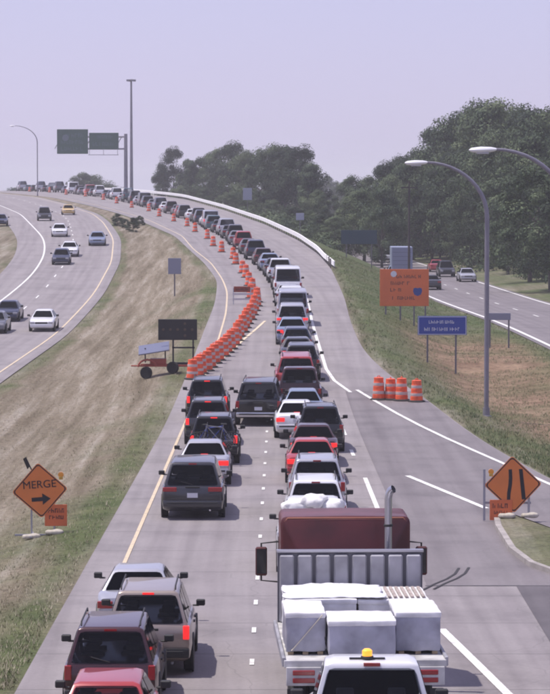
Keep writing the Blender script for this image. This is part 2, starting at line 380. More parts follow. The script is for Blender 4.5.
# ------------------------------------------------------------------ vehicles
PAINT = {'black': (.008, .008, .010), 'dark grey': (.035, .035, .042), 'grey': (.14, .14, .16), 'silver': (.42, .42, .46), 'white': (.74, .74, .76), 'tan': (.33, .27, .23),
         'red': (.36, .03, .035), 'maroon': (.045, .009, .013), 'navy': (.018, .025, .06), 'pale blue': (.22, .27, .38), 'yellow': (.6, .42, .16), 'teal': (.05, .11, .13), 'green': (.02, .05, .035), 'blue': (.05, .08, .22)}
def paint_mat(c): return mat('paint_' + c.replace(' ', '_'), PAINT[c], .34, .35 if c not in ('white', 'red', 'yellow') else .05, .7, noise=(3, .06))
M_GLASS = mat('tinted_glass', (.012, .014, .018), .06, 0, 0, spec=.6)
def glass_mat(name, tr, fac):
    m, n, l, b = nodes(name); b.inputs['Base Color'].default_value = (.012, .014, .018, 1); b.inputs['Roughness'].default_value = .05; b.inputs['Specular IOR Level'].default_value = .6
    t = n.new('ShaderNodeBsdfTransparent'); t.inputs[0].default_value = (*tr, 1); mx = n.new('ShaderNodeMixShader')
    fr = n.new('ShaderNodeFresnel'); fr.inputs[0].default_value = 1.5
    l.new(math_node(n, l, 'ADD', fr.outputs[0], fac), mx.inputs[0]); l.new(t.outputs[0], mx.inputs[1]); l.new(b.outputs[0], mx.inputs[2]); l.new(mx.outputs[0], n['Material Output'].inputs[0]); return m
M_CLEAR = glass_mat('car_glass', (.86, .88, .90), .05); M_PRIV = glass_mat('privacy_glass', (.62, .64, .68), .12); M_SEAT = mat('seat_cloth', (.06, .058, .062), .9)
M_TYRE = mat('tyre_rubber', (.018, .018, .018), .85, noise=(12, .2)); M_RIM = mat('alloy_rim', (.35, .35, .37), .35, .8)
M_TAIL = mat('tail_lamp_red', (.30, .012, .014), .25, 0, .5); M_BRAKE = mat('brake_lamp_lit', (.5, .02, .02), .3, emit=(1, .03, .03), estr=.75)
M_HEAD = mat('head_lamp_clear', (.4, .4, .43), .15, .2, .6); M_TRIM = mat('black_plastic_trim', (.02, .02, .022), .6); M_PLATE = mat('licence_plate', (.6, .6, .64), .5)
M_CHROME = mat('chrome_trim', (.6, .6, .62), .2, .9); M_AMBER = mat('amber_lens', (.75, .3, .03), .3, 0, .4)

SPEC = {  # length, width, height, stations of the lower body (y/L from rear, top z, half-width factor, bottom z), cabin: rear base y, roof rear y, roof front y, screen base y, belt z, roof half-width
 'sedan': dict(L=4.65, W=1.80, H=1.42, st=[(0, .74, .80, .42), (.012, .92, .9, .34), (.06, 1.0, .97, .24), (.2, .99, 1, .2), (.45, .94, 1, .19), (.68, .92, .99, .19), (.85, .84, .96, .2), (.95, .73, .89, .24), (.99, .6, .78, .3), (1, .5, .68, .36)],
               cab=(.17, .30, .56, .73), belt=.95, rw=.56),
 'suv': dict(L=4.6, W=1.84, H=1.76, st=[(0, .98, .86, .46), (.01, 1.06, .93, .38), (.05, 1.08, .98, .3), (.3, 1.07, 1, .27), (.66, 1.04, 1, .27), (.74, 1.02, .99, .27), (.92, .93, .95, .28), (.98, .78, .86, .34), (1, .62, .76, .42)],
             cab=(.012, .065, .55, .70), belt=1.05, rw=.62),
 'suburban': dict(L=5.2, W=2.0, H=1.86, st=[(0, 1.04, .88, .48), (.01, 1.1, .95, .4), (.05, 1.12, .985, .32), (.3, 1.11, 1, .29), (.66, 1.09, 1, .29), (.73, 1.07, .99, .29), (.93, .99, .96, .3), (.985, .84, .88, .36), (1, .66, .8, .44)],
                  cab=(.010, .055, .60, .705), belt=1.09, rw=.70),
 'minivan': dict(L=4.9, W=1.93, H=1.74, st=[(0, .92, .86, .42), (.012, 1.0, .93, .34), (.05, 1.03, .98, .25), (.3, 1.02, 1, .22), (.62, .99, 1, .22), (.8, .95, .98, .22), (.93, .82, .92, .25), (.985, .66, .82, .3), (1, .52, .72, .38)],
                 cab=(.012, .075, .58, .80), belt=1.0, rw=.66),
 'van': dict(L=5.4, W=2.0, H=2.1, st=[(0, 1.04, .9, .46), (.008, 1.1, .96, .38), (.04, 1.12, .99, .3), (.3, 1.12, 1, .28), (.7, 1.1, 1, .28), (.84, 1.05, .99, .28), (.95, .95, .95, .3), (.99, .8, .88, .36), (1, .64, .8, .42)],
             cab=(.008, .03, .72, .85), belt=1.1, rw=.82),
 'hatch': dict(L=4.0, W=1.72, H=1.44, st=[(0, .84, .84, .42), (.014, .93, .92, .34), (.06, .96, .98, .24), (.3, .95, 1, .2), (.62, .92, 1, .2), (.72, .9, .99, .2), (.92, .76, .92, .24), (.985, .6, .8, .3), (1, .5, .7, .36)],
               cab=(.02, .13, .54, .74), belt=.94, rw=.58),
 'pickup': dict(L=5.3, W=1.96, H=1.80, st=[(0, .62, .9, .5), (.01, .66, .95, .46), (.05, .68, .98, .4), (.36, .68, .98, .34), (.37, 1.08, 1, .32), (.68, 1.08, 1, .3), (.76, 1.05, .99, .3), (.94, .98, .95, .32), (.985, .82, .87, .36), (1, .66, .8, .44)],
                cab=(.375, .40, .58, .70), belt=1.07, rw=.68),
}
def V(x, y, z): return Vector((x, y, z))
def pane(c, u0, u1, v0, v1, out=.006, th=.012, nu=4, nv=3):
    """a thin slab lying just proud of the quad c = [bl, br, tr, tl]"""
    mb = MB(); nrm = (c[1] - c[0]).cross(c[3] - c[0]).normalized()
    P = lambda u, v: (c[0] * (1 - u) + c[1] * u) * (1 - v) + (c[3] * (1 - u) + c[2] * u) * v
    a = [P(u0, v0), P(u1, v0), P(u1, v1), P(u0, v1)]
    k = min((a[1] - a[0]).length, (a[3] - a[0]).length) * .14
    poly = []
    for i in range(4):
        p, q, r = a[i - 1], a[i], a[(i + 1) % 4]
        poly += [q + (p - q).normalized() * k, q + ((p - q).normalized() + (r - q).normalized()) * k * .25, q + (r - q).normalized() * k]
    m = len(poly)
    mb.add([p + nrm * out for p in poly] + [p + nrm * (out - th) for p in poly], [tuple(range(m)), tuple(reversed(range(m, 2 * m)))] + [(i, i + m, (i + 1) % m + m, (i + 1) % m) for i in range(m)])
    return mb
CAR_CACHE = {}
def car_parts(kind, far):
    """list of (name, mesh, slot, local offset, subparts)"""
    key = (kind, far)
    if key in CAR_CACHE: return CAR_CACHE[key]
    s = SPEC[kind]; L, Wd, H = s['L'], s['W'], s['H']; hw = Wd / 2; Y = lambda t: (t - .5) * L
    out = []
    body = MB(); vs = []; N = None
    for (t, zt, f, zb) in s['st']:
        w = hw * f; dz = zt - zb
        half = [(0, zb), (w * .82, zb), (w * .95, zb + .06), (w, zb + .42 * dz), (w * .985, zb + .74 * dz), (w * .955, zt - .05), (w * .90, zt - .012), (w * .78, zt), (0, zt + .018)]
        ring = half + [(-x, z) for x, z in half[-2:0:-1]]; N = len(ring)
        vs += [(x, Y(t), z) for x, z in ring]
    n = len(s['st'])
    fs = [(i * N + k, i * N + (k + 1) % N, (i + 1) * N + (k + 1) % N, (i + 1) * N + k) for i in range(n - 1) for k in range(N)] + [tuple(range(N)), tuple(range((n - 1) * N, n * N))]
    body.add(vs, fs); me = body.mesh('body', M_TRIM, smooth=38); out.append(('body', me, 'paint', ()))
    # cabin shell
    c0, c1, c2, c3 = [Y(t) for t in s['cab']]; bz = s['belt'] - .02; rw = s['rw']; bw = hw * .93
    wmid = rw * hw / .9 if rw < .5 else rw
    A, B, C, D = V(bw * .97, c0, bz), V(rw, c1, H - .05), V(rw * .98, c2, H - .05), V(bw * .95, c3, bz - .02)
    mir = lambda p: V(-p.x, p.y, p.z)
    cab = MB(); ym = (c1 + c2) / 2
    roof = [(c1 + .05, H - .012), (c1 * .7 + c2 * .3, H), (ym, H + .004), (c2 - .08, H - .012)]
    pts = [A, B, C, D, mir(A), mir(B), mir(C), mir(D)]
    rv = []
    for y, z in roof: rv += [V(rw * .8, y, z), V(-rw * .8, y, z)]
    base = len(pts); pts += rv
    f = [(0, 3, 2, 1), (4, 5, 6, 7), (0, 1, base, base + 1, 5, 4)[:2] + (5, 4), (3, 7, 6, 2), (0, 4, 7, 3)]
    f += [(1, 5, base + 1, base), (2, base + 6, base + 7, 6)]
    for i in range(3): f.append((base + 2 * i, base + 2 * i + 1, base + 2 * i + 3, base + 2 * i + 2))
    f += [(1, base, base + 2, base + 4, base + 6, 2), (5, 6, base + 7, base + 5, base + 3, base + 1)]
    cab.add(pts, f)
    me = bpy.data.meshes.new('cabin'); me.from_pydata(cab.v, [], cab.f); me.materials.append(M_TRIM)
    bm = bmesh.new(); bm.from_mesh(me); bm.faces.ensure_lookup_table()
    keep = [bm.faces[i] for i in ((2, 3) if kind == 'van' else (0, 1, 2, 3))]
    bmesh.ops.inset_individual(bm, faces=keep, thickness=.075, use_even_offset=True); bmesh.ops.delete(bm, geom=keep, context='FACES')
    bmesh.ops.recalc_face_normals(bm, faces=bm.faces)
    bmesh.ops.bevel(bm, geom=[e_ for e_ in bm.edges if len(e_.link_faces) == 2 and e_.calc_face_angle(0) > R(30)], offset=.03, segments=2, affect='EDGES', profile=.6, clamp_overlap=True)
    for f_ in bm.faces: f_.smooth = True
    for e_ in bm.edges:
        if len(e_.link_faces) == 2 and e_.calc_face_angle(0) > R(40): e_.smooth = False
    bm.to_mesh(me); bm.free(); out.append(('cabin', me, 'paint', ()))
    if far < 2 and kind != 'van':
        rows_ = (.60, .36) if kind not in ('pickup',) else (.50,)
        for t_ in rows_:
            ysd = (c0 + .12) * (1 - t_) + c3 * t_ - (.1 if kind != 'pickup' else .25)
            for sg in (-.38, .38):
                sb = MB().box(sg - .22, sg + .22, ysd - .07, ysd + .07, bz - .1, bz + .12); sb.box(sg - .13, sg + .13, ysd - .06, ysd + .05, bz + .14, bz + .30)
                sb.box(sg - .03, sg + .03, ysd - .02, ysd + .02, bz + .11, bz + .15)
                out.append(('seat', sb.mesh('seat', M_SEAT, bevel=.02), None, ()))
    # glass
    ov = .012; GM = M_CLEAR if kind in ('sedan', 'hatch', 'pickup') else M_PRIV
    out.append(('rear_window', pane([mir(A), A, B, mir(B)], .045, .955, .08, .93, ov).mesh('rear_window', GM), 'glass', ()))
    out.append(('windshield', pane([D, mir(D), mir(C), C], .045, .955, .06, .94, ov).mesh('windshield', GM), 'glass', ()))
    def Q(a, b, lo):   # side quad between fractions along base and roof
        p = lambda t: A * (1 - t) + D * t; q = lambda t: B * (1 - t) + C * t
        return [p(a), p(b), q(b), q(a)]
    long_cab = s['cab'][3] - s['cab'][0] > .6
    if kind in ('suv', 'suburban', 'minivan'): cuts = [(.03, .27), (.30, .56), (.59, .97)]
    elif kind == 'van': cuts = [(.70, .97)]
    elif kind == 'pickup': cuts = [(.05, .95)]
    else: cuts = [(.1, .48), (.52, .95)]
    for a, b in cuts:
        q = Q(a, b, 0)
        out.append(('side_window', pane(q, .02, .98, .09, .92, ov).mesh('side_window', GM), 'glass', ()))
        out.append(('side_window', pane([mir(q[1]), mir(q[0]), mir(q[3]), mir(q[2])], .02, .98, .09, .92, ov).mesh('side_window', GM), 'glass', ()))
    # wheels
    r = .31 if kind in ('sedan', 'hatch', 'minivan') else .36
    ty = MB().lathe([(r * .6, -.1), (r * .93, -.105), (r, -.07), (r, .07), (r * .93, .105), (r * .6, .1)], 20, axis='X').mesh('tyre', M_TYRE)
    rm = MB().lathe([(r * .2, -.085), (r * .58, -.10), (r * .62, -.06), (r * .62, .06), (r * .58, .10), (r * .2, .085)], 12, axis='X').mesh('rim', M_RIM)
    ax = (hw - .095)
    for wy in (.19, .80):
        for sg in (-1, 1): out.append(('wheel', ty, None, (sg * ax, Y(wy), r), ('rim', rm)))
    ar = MB().lathe([(r * 1.16, -.02), (r * 1.16, .02)], 20, axis='X').mesh('wheel_arch', M_TRIM)
    for wy in (.19, .80):
        for sg in (-1, 1): out.append(('wheel_arch', ar, None, (sg * (hw - .012), Y(wy), r + .03), None))
    # lamps, bumpers, mirrors
    tall = kind in ('suv', 'suburban', 'van', 'minivan', 'pickup')
    x1 = hw * .93; x0 = x1 - (.13 if tall else .34); z0, z1 = ((.82, 1.04) if kind == 'pickup' else (.78, 1.06)) if tall else (.70, .86)
    if kind == 'minivan': x0, z0, z1 = x1 - .42, .86, .99
    if kind == 'hatch': z0, z1 = .68, .86
    for sg in (-1, 1):
        b = MB().box(min(sg * x0, sg * x1), max(sg * x0, sg * x1), Y(0) - .015, Y(0) + .10, z0, z1)
        out.append(('tail_light', b.mesh('tail_light', M_TAIL, bevel=.012), 'tail', ()))
        b = MB().box(min(sg * (hw * .52), sg * hw * .86), max(sg * hw * .52, sg * hw * .86), Y(1) - .22, Y(1) - .005 if not tall else Y(1) + .005, .56, .70 if not tall else .78)
        out.append(('headlight', b.mesh('headlight', M_HEAD, bevel=.02), 'head', ()))
    bm_ = MB().box(-hw * .93, hw * .93, Y(0) - .07, Y(0) + .12, .40, .60); out.append(('rear_bumper', bm_.mesh('rear_bumper', M_TRIM, bevel=.04, seg=2), 'bumper', ()))
    gr = MB().box(-hw * .48, hw * .48, Y(1) - .2, Y(1) + (.012 if tall else .0), .56, .68 if not tall else .76); out.append(('grille', gr.mesh('grille', M_TRIM, bevel=.01), None, ()))
    fb = MB().box(-hw * .86, hw * .86, Y(1) - .14, Y(1) + .06, .34, .54); out.append(('front_bumper', fb.mesh('front_bumper', M_TRIM, bevel=.04, seg=2), 'bumper', ()))
    if not far:
        pl = MB().box(-.16, .16, Y(0) - (.078 if kind == 'pickup' else .025), Y(0) + .02, (.47 if kind == 'pickup' else .68), (.60 if kind == 'pickup' else .82)); out.append(('licence_plate', pl.mesh('licence_plate', M_PLATE), None, ()))
        hb = MB()
        cz = H - .07 if tall else .97
        cy = c1 + .03 if tall else c0 + .12
        if kind == 'pickup': cy, cz = c1 - .02, H - .045
        hb.box(-.12, .12, cy - .05, cy + .05, cz - .02 if tall else cz, cz + .02 if tall else cz + .05)
        out.append(('high_brake_light', hb.mesh('high_brake_light', M_BRAKE), 'brake', ()))
    if far < 2:
        for sg in (-1, 1):
            mz = bz + .12; my = c3 - .35
            mm = MB().box(sg * (hw + .10) - .095, sg * (hw + .10) + .095, my - .06, my + .06, mz - .065, mz + .07); mm.box(sg * hw - .08, sg * hw + .08, my - .02, my + .03, mz - .08, mz - .04)
            out.append(('mirror', mm.mesh('mirror', M_TRIM, bevel=.02), None, ()))
    if not far:
        if tall and kind != 'pickup':
            out.append(('tailgate_handle', MB().box(-.22, .22, Y(0) - .02, Y(0) + .03, z1 - .10 if kind != 'minivan' else .99, z1 - .05 if kind != 'minivan' else 1.02).mesh('tailgate_handle', M_TRIM, bevel=.008), None, ()))
            wp_ = A.z + (B.z - A.z) * .12; yw = A.y + (B.y - A.y) * .12
            out.append(('rear_wiper', MB().tube([(0, yw - .035, wp_), (-.36, yw - .02, wp_ + .10)], .011, 5).mesh('rear_wiper', M_TRIM), None, ()))
        out.append(('exhaust_pipe', MB().tube([(hw * .55, Y(0) - .05, .30), (hw * .55, Y(0) + .5, .30)], .03, 8).mesh('exhaust_pipe', M_CHROME), None, ()))
        for sg in (-1, 1):
            out.append(('side_moulding', MB().box(sg * hw * .995 - .012, sg * hw * .995 + .012, Y(.27), Y(.73), .55, .61).mesh('side_moulding', M_TRIM, bevel=.006), None, ()))
            for hy in ((.42, .58) if kind != 'pickup' else (.45,)): out.append(('door_handle', MB().box(sg * hw * .985 - .015, sg * hw * .985 + .02, Y(hy) - .09, Y(hy) + .09, bz - .16, bz - .12).mesh('door_handle', M_TRIM, bevel=.006), None, ()))
        out.append(('bumper_pad', MB().box(-hw * .8, hw * .8, Y(0) - .082, Y(0) - .06, .49, .55).mesh('bumper_pad', M_TRIM, bevel=.006), None, ()))
    if kind == 'pickup':
        bh = 1.06; y0, y1 = Y(0.0), Y(.365)
        for sg in (-1, 1):
            w = MB().box(min(sg * (hw * .97), sg * (hw * .97 - .09)), max(sg * hw * .97, sg * (hw * .97 - .09)), y0 + .03, y1, .55, bh)
            out.append(('bed_side', w.mesh('bed_side', M_TRIM, bevel=.02), 'paint', ()))
        tg = MB().box(-hw * .88, hw * .88, y0 - .01, y0 + .05, .60, bh - .005); out.append(('tailgate', tg.mesh('tailgate', M_TRIM, bevel=.015), 'paint', ()))
        fl = MB().box(-hw * .86, hw * .86, y0 + .05, y1, .69, .715); out.append(('bed_floor', fl.mesh('bed_floor', M_TRIM), None, ()))
    if kind in ('suv', 'suburban') and not far:
        for sg in (-1, 1):
            rl = MB().tube([(sg * (rw - .06), c1 + .12, H), (sg * (rw - .06), c1 + .2, H + .07), (sg * (rw - .06), c2 - .25, H + .07), (sg * (rw - .06), c2 - .17, H)], .017, 6)
            out.append(('roof_rail', rl.mesh('roof_rail', M_TRIM), None, ()))
    CAR_CACHE[key] = out; return out
NOUN = {'sedan': 'sedan', 'suv': 'SUV', 'suburban': 'large SUV', 'minivan': 'minivan', 'van': 'van', 'hatch': 'hatchback', 'pickup': 'pickup truck'}
def car(kind, colour, x, yrear, label, far=0, head=None, brake=False, front=False, zf=zM, fx=None, group=None, bumper=None, lit=True, slope=True):
    """yrear = distance of the nearest end; head = heading offset from the lane (radians, + = to the right)"""
    s = SPEC[kind]; L = s['L']; yc = yrear + L / 2
    a = 0.0
    if fx: a = math.atan2(fx(yc + 4) - fx(yc - 4), 8)
    if head: a += head
    xc = x + math.sin(a) * L / 2 if not fx else x
    z0, z1 = zf(yc - L * .31), zf(yc + L * .31); pitch = math.atan2(z1 - z0, L * .62)
    e = bpy.data.objects.new({'suv': 'suv', 'suburban': 'suv', 'pickup': 'pickup_truck', 'van': 'van', 'minivan': 'minivan', 'sedan': 'sedan_car', 'hatch': 'hatchback_car'}[kind], None); COL.objects.link(e); e.empty_display_size = .4
    yaw = -a + (math.pi if front else 0)
    e.matrix_world = Matrix.Translation((xc, yc, (z0 + z1) / 2 + .004)) @ Matrix.Rotation(pitch, 4, 'X') @ Matrix.Rotation(yaw, 4, 'Z')
    tag(e, label, {'suv': 'SUV', 'suburban': 'SUV', 'pickup': 'pickup truck', 'van': 'van', 'minivan': 'minivan', 'sedan': 'car', 'hatch': 'car'}[kind], group)
    pm = paint_mat(colour); made = []
    for name, me, slot, off in [(p[0], p[1], p[2], p[3:]) for p in car_parts(kind, far)]:
        sub = None
        loc = off[0] if off and off[0] else None
        if len(off) > 1: sub = off[1]
        o = link(name, me, e)
        if loc: o.location = loc
        m = {'paint': pm, 'bumper': (bumper or (pm if kind in ('sedan', 'hatch', 'minivan') else M_TRIM)), 'tail': M_BRAKE if brake else None}.get(slot)
        if m: o.material_slots[0].link = 'OBJECT'; o.material_slots[0].material = m
        if name == 'high_brake_light' and not brake: o.material_slots[0].link = 'OBJECT'; o.material_slots[0].material = M_TAIL
        if sub and far < 2: r = link(sub[0], sub[1], o)
        made.append(o)
    return e
G_L = 'vehicles waiting in the left lane'; G_R = 'vehicles queued in the right lane'; G_O = 'cars on the opposing carriageway'; G_S = 'traffic on the tree-lined side road'

# left lane, near to far
car('hatch', 'red', -2.95, 51.6, 'red car nearest the camera, bottom left corner, only its roof showing', brake=False, group=G_L)
car('suv', 'maroon', -3.12, 56.2, 'dark maroon SUV with roof rails behind the tan SUV', group=G_L)
car('suv', 'tan', -2.62, 61.3, 'tan SUV with dark rear window and lit brake lights', brake=True, group=G_L)
car('sedan', 'silver', -3.12, 66.4, 'silver sedan just ahead of the tan SUV', group=G_L)
car('minivan', 'dark grey', -2.50, 90.4, 'dark grey minivan alone on open concrete in the left lane', group=G_L)
car('sedan', 'silver', -2.40, 100.6, 'silver sedan braking directly ahead of the dark grey minivan', brake=True, group=G_L)
bk = car('suv', 'black', -2.22, 108.4, 'black SUV carrying bicycles on a rear rack', brake=True, group=G_L)
car('suv', 'dark grey', -2.62, 116.4, 'charcoal SUV between the bicycle carrier and the black lead SUV', brake=True, group=G_L)
car('suv', 'black', -2.90, 127.4, 'black SUV heading the left lane beside the row of drums', brake=True, group=G_L)
car('suburban', 'black', -.70, 125.0, 'big black SUV straddling the dotted line while merging', head=.035, group=G_L, bumper=M_CHROME)

# right lane, near
esc = car('pickup', 'white', 1.62, 47.7, 'white escort pickup with amber roof beacon behind the flatbed', group=G_R); esc.matrix_world = esc.matrix_world @ Matrix.Diagonal((1.15, .98, 1.20, 1))
car('pickup', 'white', 1.02, 77.4, 'white pickup with pale sacks piled in its bed', brake=True, group=G_R)
QUEUE = [  # kind, colour, x offset from the lane, rear distance, brake
 ('suv', 'white', .02, 84.6, False), ('suv', 'silver', .10, 91.3, False), ('sedan', 'red', .0, 101.2, True), ('sedan', 'maroon', .12, 107.6, True), ('suv', 'black', .45, 113.3, False),
 ('sedan', 'white', -.35, 119.2, True), ('sedan', 'pale blue', .02, 125.2, False), ('pickup', 'maroon', .0, 131.4, False), ('suburban', 'red', -.08, 138.4, False), ('suv', 'black', .25, 145.6, False),
 ('sedan', 'dark grey', .1, 152.6, True), ('hatch', 'navy', .1, 159.4, False), ('sedan', 'pale blue', -.1, 165.6, True), ('minivan', 'silver', -.05, 172.4, True), ('van', 'silver', .05, 179.0, False),
 ('suv', 'white', .1, 188.5, False), ('sedan', 'silver', .0, 196.5, False), ('van', 'white', .1, 206, False), ('minivan', 'dark grey', .1, 216, False), ('pickup', 'white', .1, 226, False), ('sedan', 'navy', .1, 236, False),
 ('sedan', 'pale blue', .1, 246, False), ('hatch', 'maroon', .1, 257, False), ('suv', 'navy', .0, 268, False), ('sedan', 'dark grey', .0, 280, False), ('suv', 'red', .0, 292, False)]
_k = ['sedan', 'suv', 'sedan', 'suburban', 'sedan', 'minivan', 'van', 'sedan', 'suv', 'pickup', 'sedan', 'suv', 'hatch']
_c = ['grey', 'dark grey', 'black', 'silver', 'black', 'teal', 'silver', 'white', 'navy', 'black', 'white', 'black', 'red', 'grey', 'maroon', 'white', 'navy']
_r = random.Random(21); _y = 303.0; _i = 0
while _y < 668:
    k_ = _k[_i % len(_k)]; QUEUE.append((k_, _c[_i % len(_c)], _r.uniform(-.15, .25), round(_y, 1), k_ == 'van' and _y < 420)); _y += SPEC[k_]['L'] + _r.uniform(2.8, 6.0); _i += 1

HAND = {84.6: 'white SUV with black rear window directly ahead of the sack-laden pickup', 91.3: 'silver SUV behind the bright red sedan', 101.2: 'bright red sedan with lit tail lights ahead of the silver SUV', 107.6: 'maroon sedan between the red sedan and a black SUV',
        113.3: 'black SUV standing right of its lane beside the ramp lines', 119.2: 'white sedan leaning left beside the big merging black SUV', 125.2: 'pale blue sedan just behind the maroon pickup', 131.4: 'maroon pickup right behind the tall red SUV',
        138.4: 'tall red SUV beside the big merging black SUV', 145.6: 'black SUV right ahead of the tall red SUV', 179.0: 'silver van, tallest in the middle of the queue by the barricade', 292: 'red SUV among dark cars on the upper bend near the guardrail'}
for i, (k, c, dx, yr, br) in enumerate(QUEUE):
    yc = yr + SPEC[k]['L'] / 2
    lab = HAND.get(yr) or f'{c} {NOUN[k]} in the single-file queue, {ordinal(i)} ahead of the sack-laden pickup'
    ce = car(k, c, QX(yc) + dx, yr, lab, far=0 if yr < 145 else (1 if yr < 260 else 2), fx=QX, brake=br, group=G_R)
    if yr > 480 and k in ('van', 'suburban', 'suv', 'pickup'): ce.scale = (1.08, 1.0, (1.3, 1.1, 1.2)[i % 3])

# opposing carriageway (oncoming) and the side road
zLf = lambda x, y: zL(y)
for k, c, u, v, lab in (('sedan', 'navy', 6, 322, 'dark car at the left picture edge on the opposing carriageway'), ('sedan', 'white', 41, 332, 'white car nearest on the opposing carriageway beside the dry median'),
                        ('hatch', 'navy', 60, 265, 'small dark blue car tight behind a white one on the opposing carriageway'), ('sedan', 'white', 68, 257, 'white car overlapping the small dark blue car on the opposing bend'),
                        ('sedan', 'pale blue', 96, 246, 'blue car nearest the median on the opposing bend'), ('sedan', 'white', 58, 237, 'white car high on the opposing bend below the black SUV'),
                        ('suv', 'black', 43, 221, 'black SUV near the crest of the opposing carriageway'), ('sedan', 'yellow', 67, 215, 'yellow car near the crest of the opposing carriageway'), ('sedan', 'grey', -8, 334, 'grey car cut by the left picture edge, nearest on the opposing carriageway'),
                        ('sedan', 'navy', -1, 226, 'dark car far up at the left edge by the grass bank')):
    x, y = px(u, v, zLf)
    car(k, c, x, y, lab, far=1, fx=(lambda y_, o=x - LR(y + 2.2): LR(y_) + o), zf=zL, front=(k != 'hatch' or True), group=G_O)
zRf = lambda x, y: 0.0
for k, c, u, v, lab, fr in (('sedan', 'silver', 468, 282, 'silver car on the far lane of the side road', True), ('suv', 'black', 447, 277, 'black SUV on the side road beside the silver car', True), ('sedan', 'red', 437, 272, 'red car far off on the side road above the orange sign', False),
                            ('sedan', 'dark grey', 432, 290, 'dark car half hidden by the right edge of the orange sign', False), ('sedan', 'pale blue', 395, 279, 'pale blue car showing above the orange sign', False), ('suv', 'white', 385, 263, 'white SUV far along the side road beside the box truck', False)):
    x, y = px(u, v, zRf)
    car(k, c, x, y, lab, far=1, fx=(lambda y_, o=x - RL(y + 2.2): RL(y_) + o), zf=zR, front=fr, group=G_S)

# ------------------------------------------------------------------ loads, beacon, bicycles
M_SACK = mat('white_sack_cloth', (.72, .71, .70), .9, noise=(6, .15), bump=.6)
def sack(x, y, z, rz, sx_, sy_, sz_, label):
    bm = bmesh.new(); bmesh.ops.create_icosphere(bm, subdivisions=3, radius=1)
    for v in bm.verts:
        p = v.co.copy(); q = Vector([math.copysign(abs(c) ** .62, c) for c in p])
        w = 1 + .10 * math.sin(5 * p.x + 3 * p.y + rz) + .07 * math.sin(9 * p.y + 4 * p.z + x * 7)
        v.co = Vector((q.x * sx_ * w, q.y * sy_ * w, max(-.8, q.z) * sz_ * w))
    for f in bm.faces: f.smooth = True
    me = bpy.data.meshes.new('sack'); bm.to_mesh(me); bm.free(); me.materials.append(M_SACK)
    o = link('sack', me); o.location = (x, y, z); o.rotation_euler = (R(random.uniform(-8, 8)), R(random.uniform(-8, 8)), rz); tag(o, label, 'sack', 'sacks in the pickup bed')
for (dx, dy, dz, rz, lab) in ((-.46, .5, .86, .2, 'pale sack low at the left rear of the pickup bed'), (.40, .45, .86, -.3, 'pale sack low at the right rear of the pickup bed'), (-.42, 1.25, .88, 1.4, 'pale sack in the bed, left, against the cab'),
                              (.42, 1.2, .88, .1, 'pale sack in the bed, right, against the cab'), (-.2, .75, 1.17, .5, 'pale sack on top of the pile, left of the middle'), (.35, .8, 1.15, -.5, 'pale sack on top of the pile, right of the middle'), (.02, 1.2, 1.22, 1.2, 'pale sack in the second layer against the cab window'), (-.45, .8, 1.44, .9, 'pale sack in the third layer on the left of the pile'), (.40, .85, 1.44, -.2, 'pale sack in the third layer on the right of the pile'), (-.45, 1.0, 1.70, .3, 'pale sack topmost on the left of the pile'), (.46, 1.05, 1.69, -.4, 'pale sack topmost on the right of the pile'), (.02, 1.0, 1.84, 1.3, 'pale sack at the very peak of the pile')):
    sack(1.02 + dx * .95, 77.4 + dy, dz, rz, .40, .30, .17, lab)
b = MB().lathe([(.10, 0), (.11, .03), (.10, .05)], 14, 1).lathe([(.085, .05), (.085, .14), (.05, .17), (.01, .175)], 14, 0)
zroof = 1.80 * 1.20
beacon_y = 47.7 + SPEC['pickup']['L'] * .40 + .25
bo = thing('warning_beacon', 'small amber beacon on the roof of the escort pickup', 'beacon', (1.55, beacon_y, zroof + .006)); build(b, 'lens', [mat('beacon_amber', (.8, .35, .04), .3, emit=(1, .42, .04), estr=.9), M_TRIM], bo)
fo = MB().box(-.3, .3, -.04, .04, .0, .02); build(fo, 'mount_bar', M_TRIM, bo)

def bicycle(x, y, z, colname, label, flip=1):
    e = thing('bicycle', label, 'bicycle', (x, y, z), 0, 'bicycles on the rear rack')
    M_F = mat('bike_' + colname, {'blue': (.03, .06, .3), 'grey': (.2, .2, .22)}[colname], .35, .3, .5)
    for sg in (-1, 1):
        w = MB()
        ring = [(sg * .52 + .32 * math.cos(t), 0, .33 + .32 * math.sin(t)) for t in np.linspace(0, 2 * math.pi, 25)]
        w.tube(ring, .022, 6); wo_ = build(w, 'wheel', M_TYRE, e)
        sp = MB()
        for k in range(8): t = math.pi * k / 8; sp.tube([(sg * .52 - .31 * math.cos(t), 0, .33 - .31 * math.sin(t)), (sg * .52 + .31 * math.cos(t), 0, .33 + .31 * math.sin(t))], .004, 4)
        build(sp, 'spokes', M_RIM, wo_)
    f = MB(); P = lambda a, c: (a * flip, 0, c)
    for a, c in ((P(-.52, .33), P(-.1, .3)), (P(-.52, .33), P(-.2, .8)), (P(-.1, .3), P(-.22, .9)), (P(-.1, .3), P(.36, .82)), (P(-.2, .8), P(.36, .86)), (P(.36, .92), P(.52, .33))): f.tube([a, c], .02, 6)
    build(f, 'frame', M_F, e)
    build(MB().box(-.34 if flip > 0 else .12, -.12 if flip > 0 else .34, -.06, .06, .9, .95), 'saddle', M_TRIM, e, bevel=.015)
    build(MB().tube([(.36 * flip, -.26, .96), (.36 * flip, .26, .96)], .014, 6).tube([(.36 * flip, 0, .85), (.36 * flip, 0, .96)], .014, 6), 'handlebar', M_TRIM, e)
bicycle(-2.28, 108.12, .56, 'blue', 'blue bicycle hung across the back of the black SUV')
bicycle(-2.08, 107.92, .60, 'grey', 'grey bicycle outermost on the rear rack of the black SUV', -1)
rk = MB()
for sg in (-.2, .2): rk.tube([(sg, .36, .62), (sg, -.32, .72), (sg, -.32, 1.2)], .02, 6)
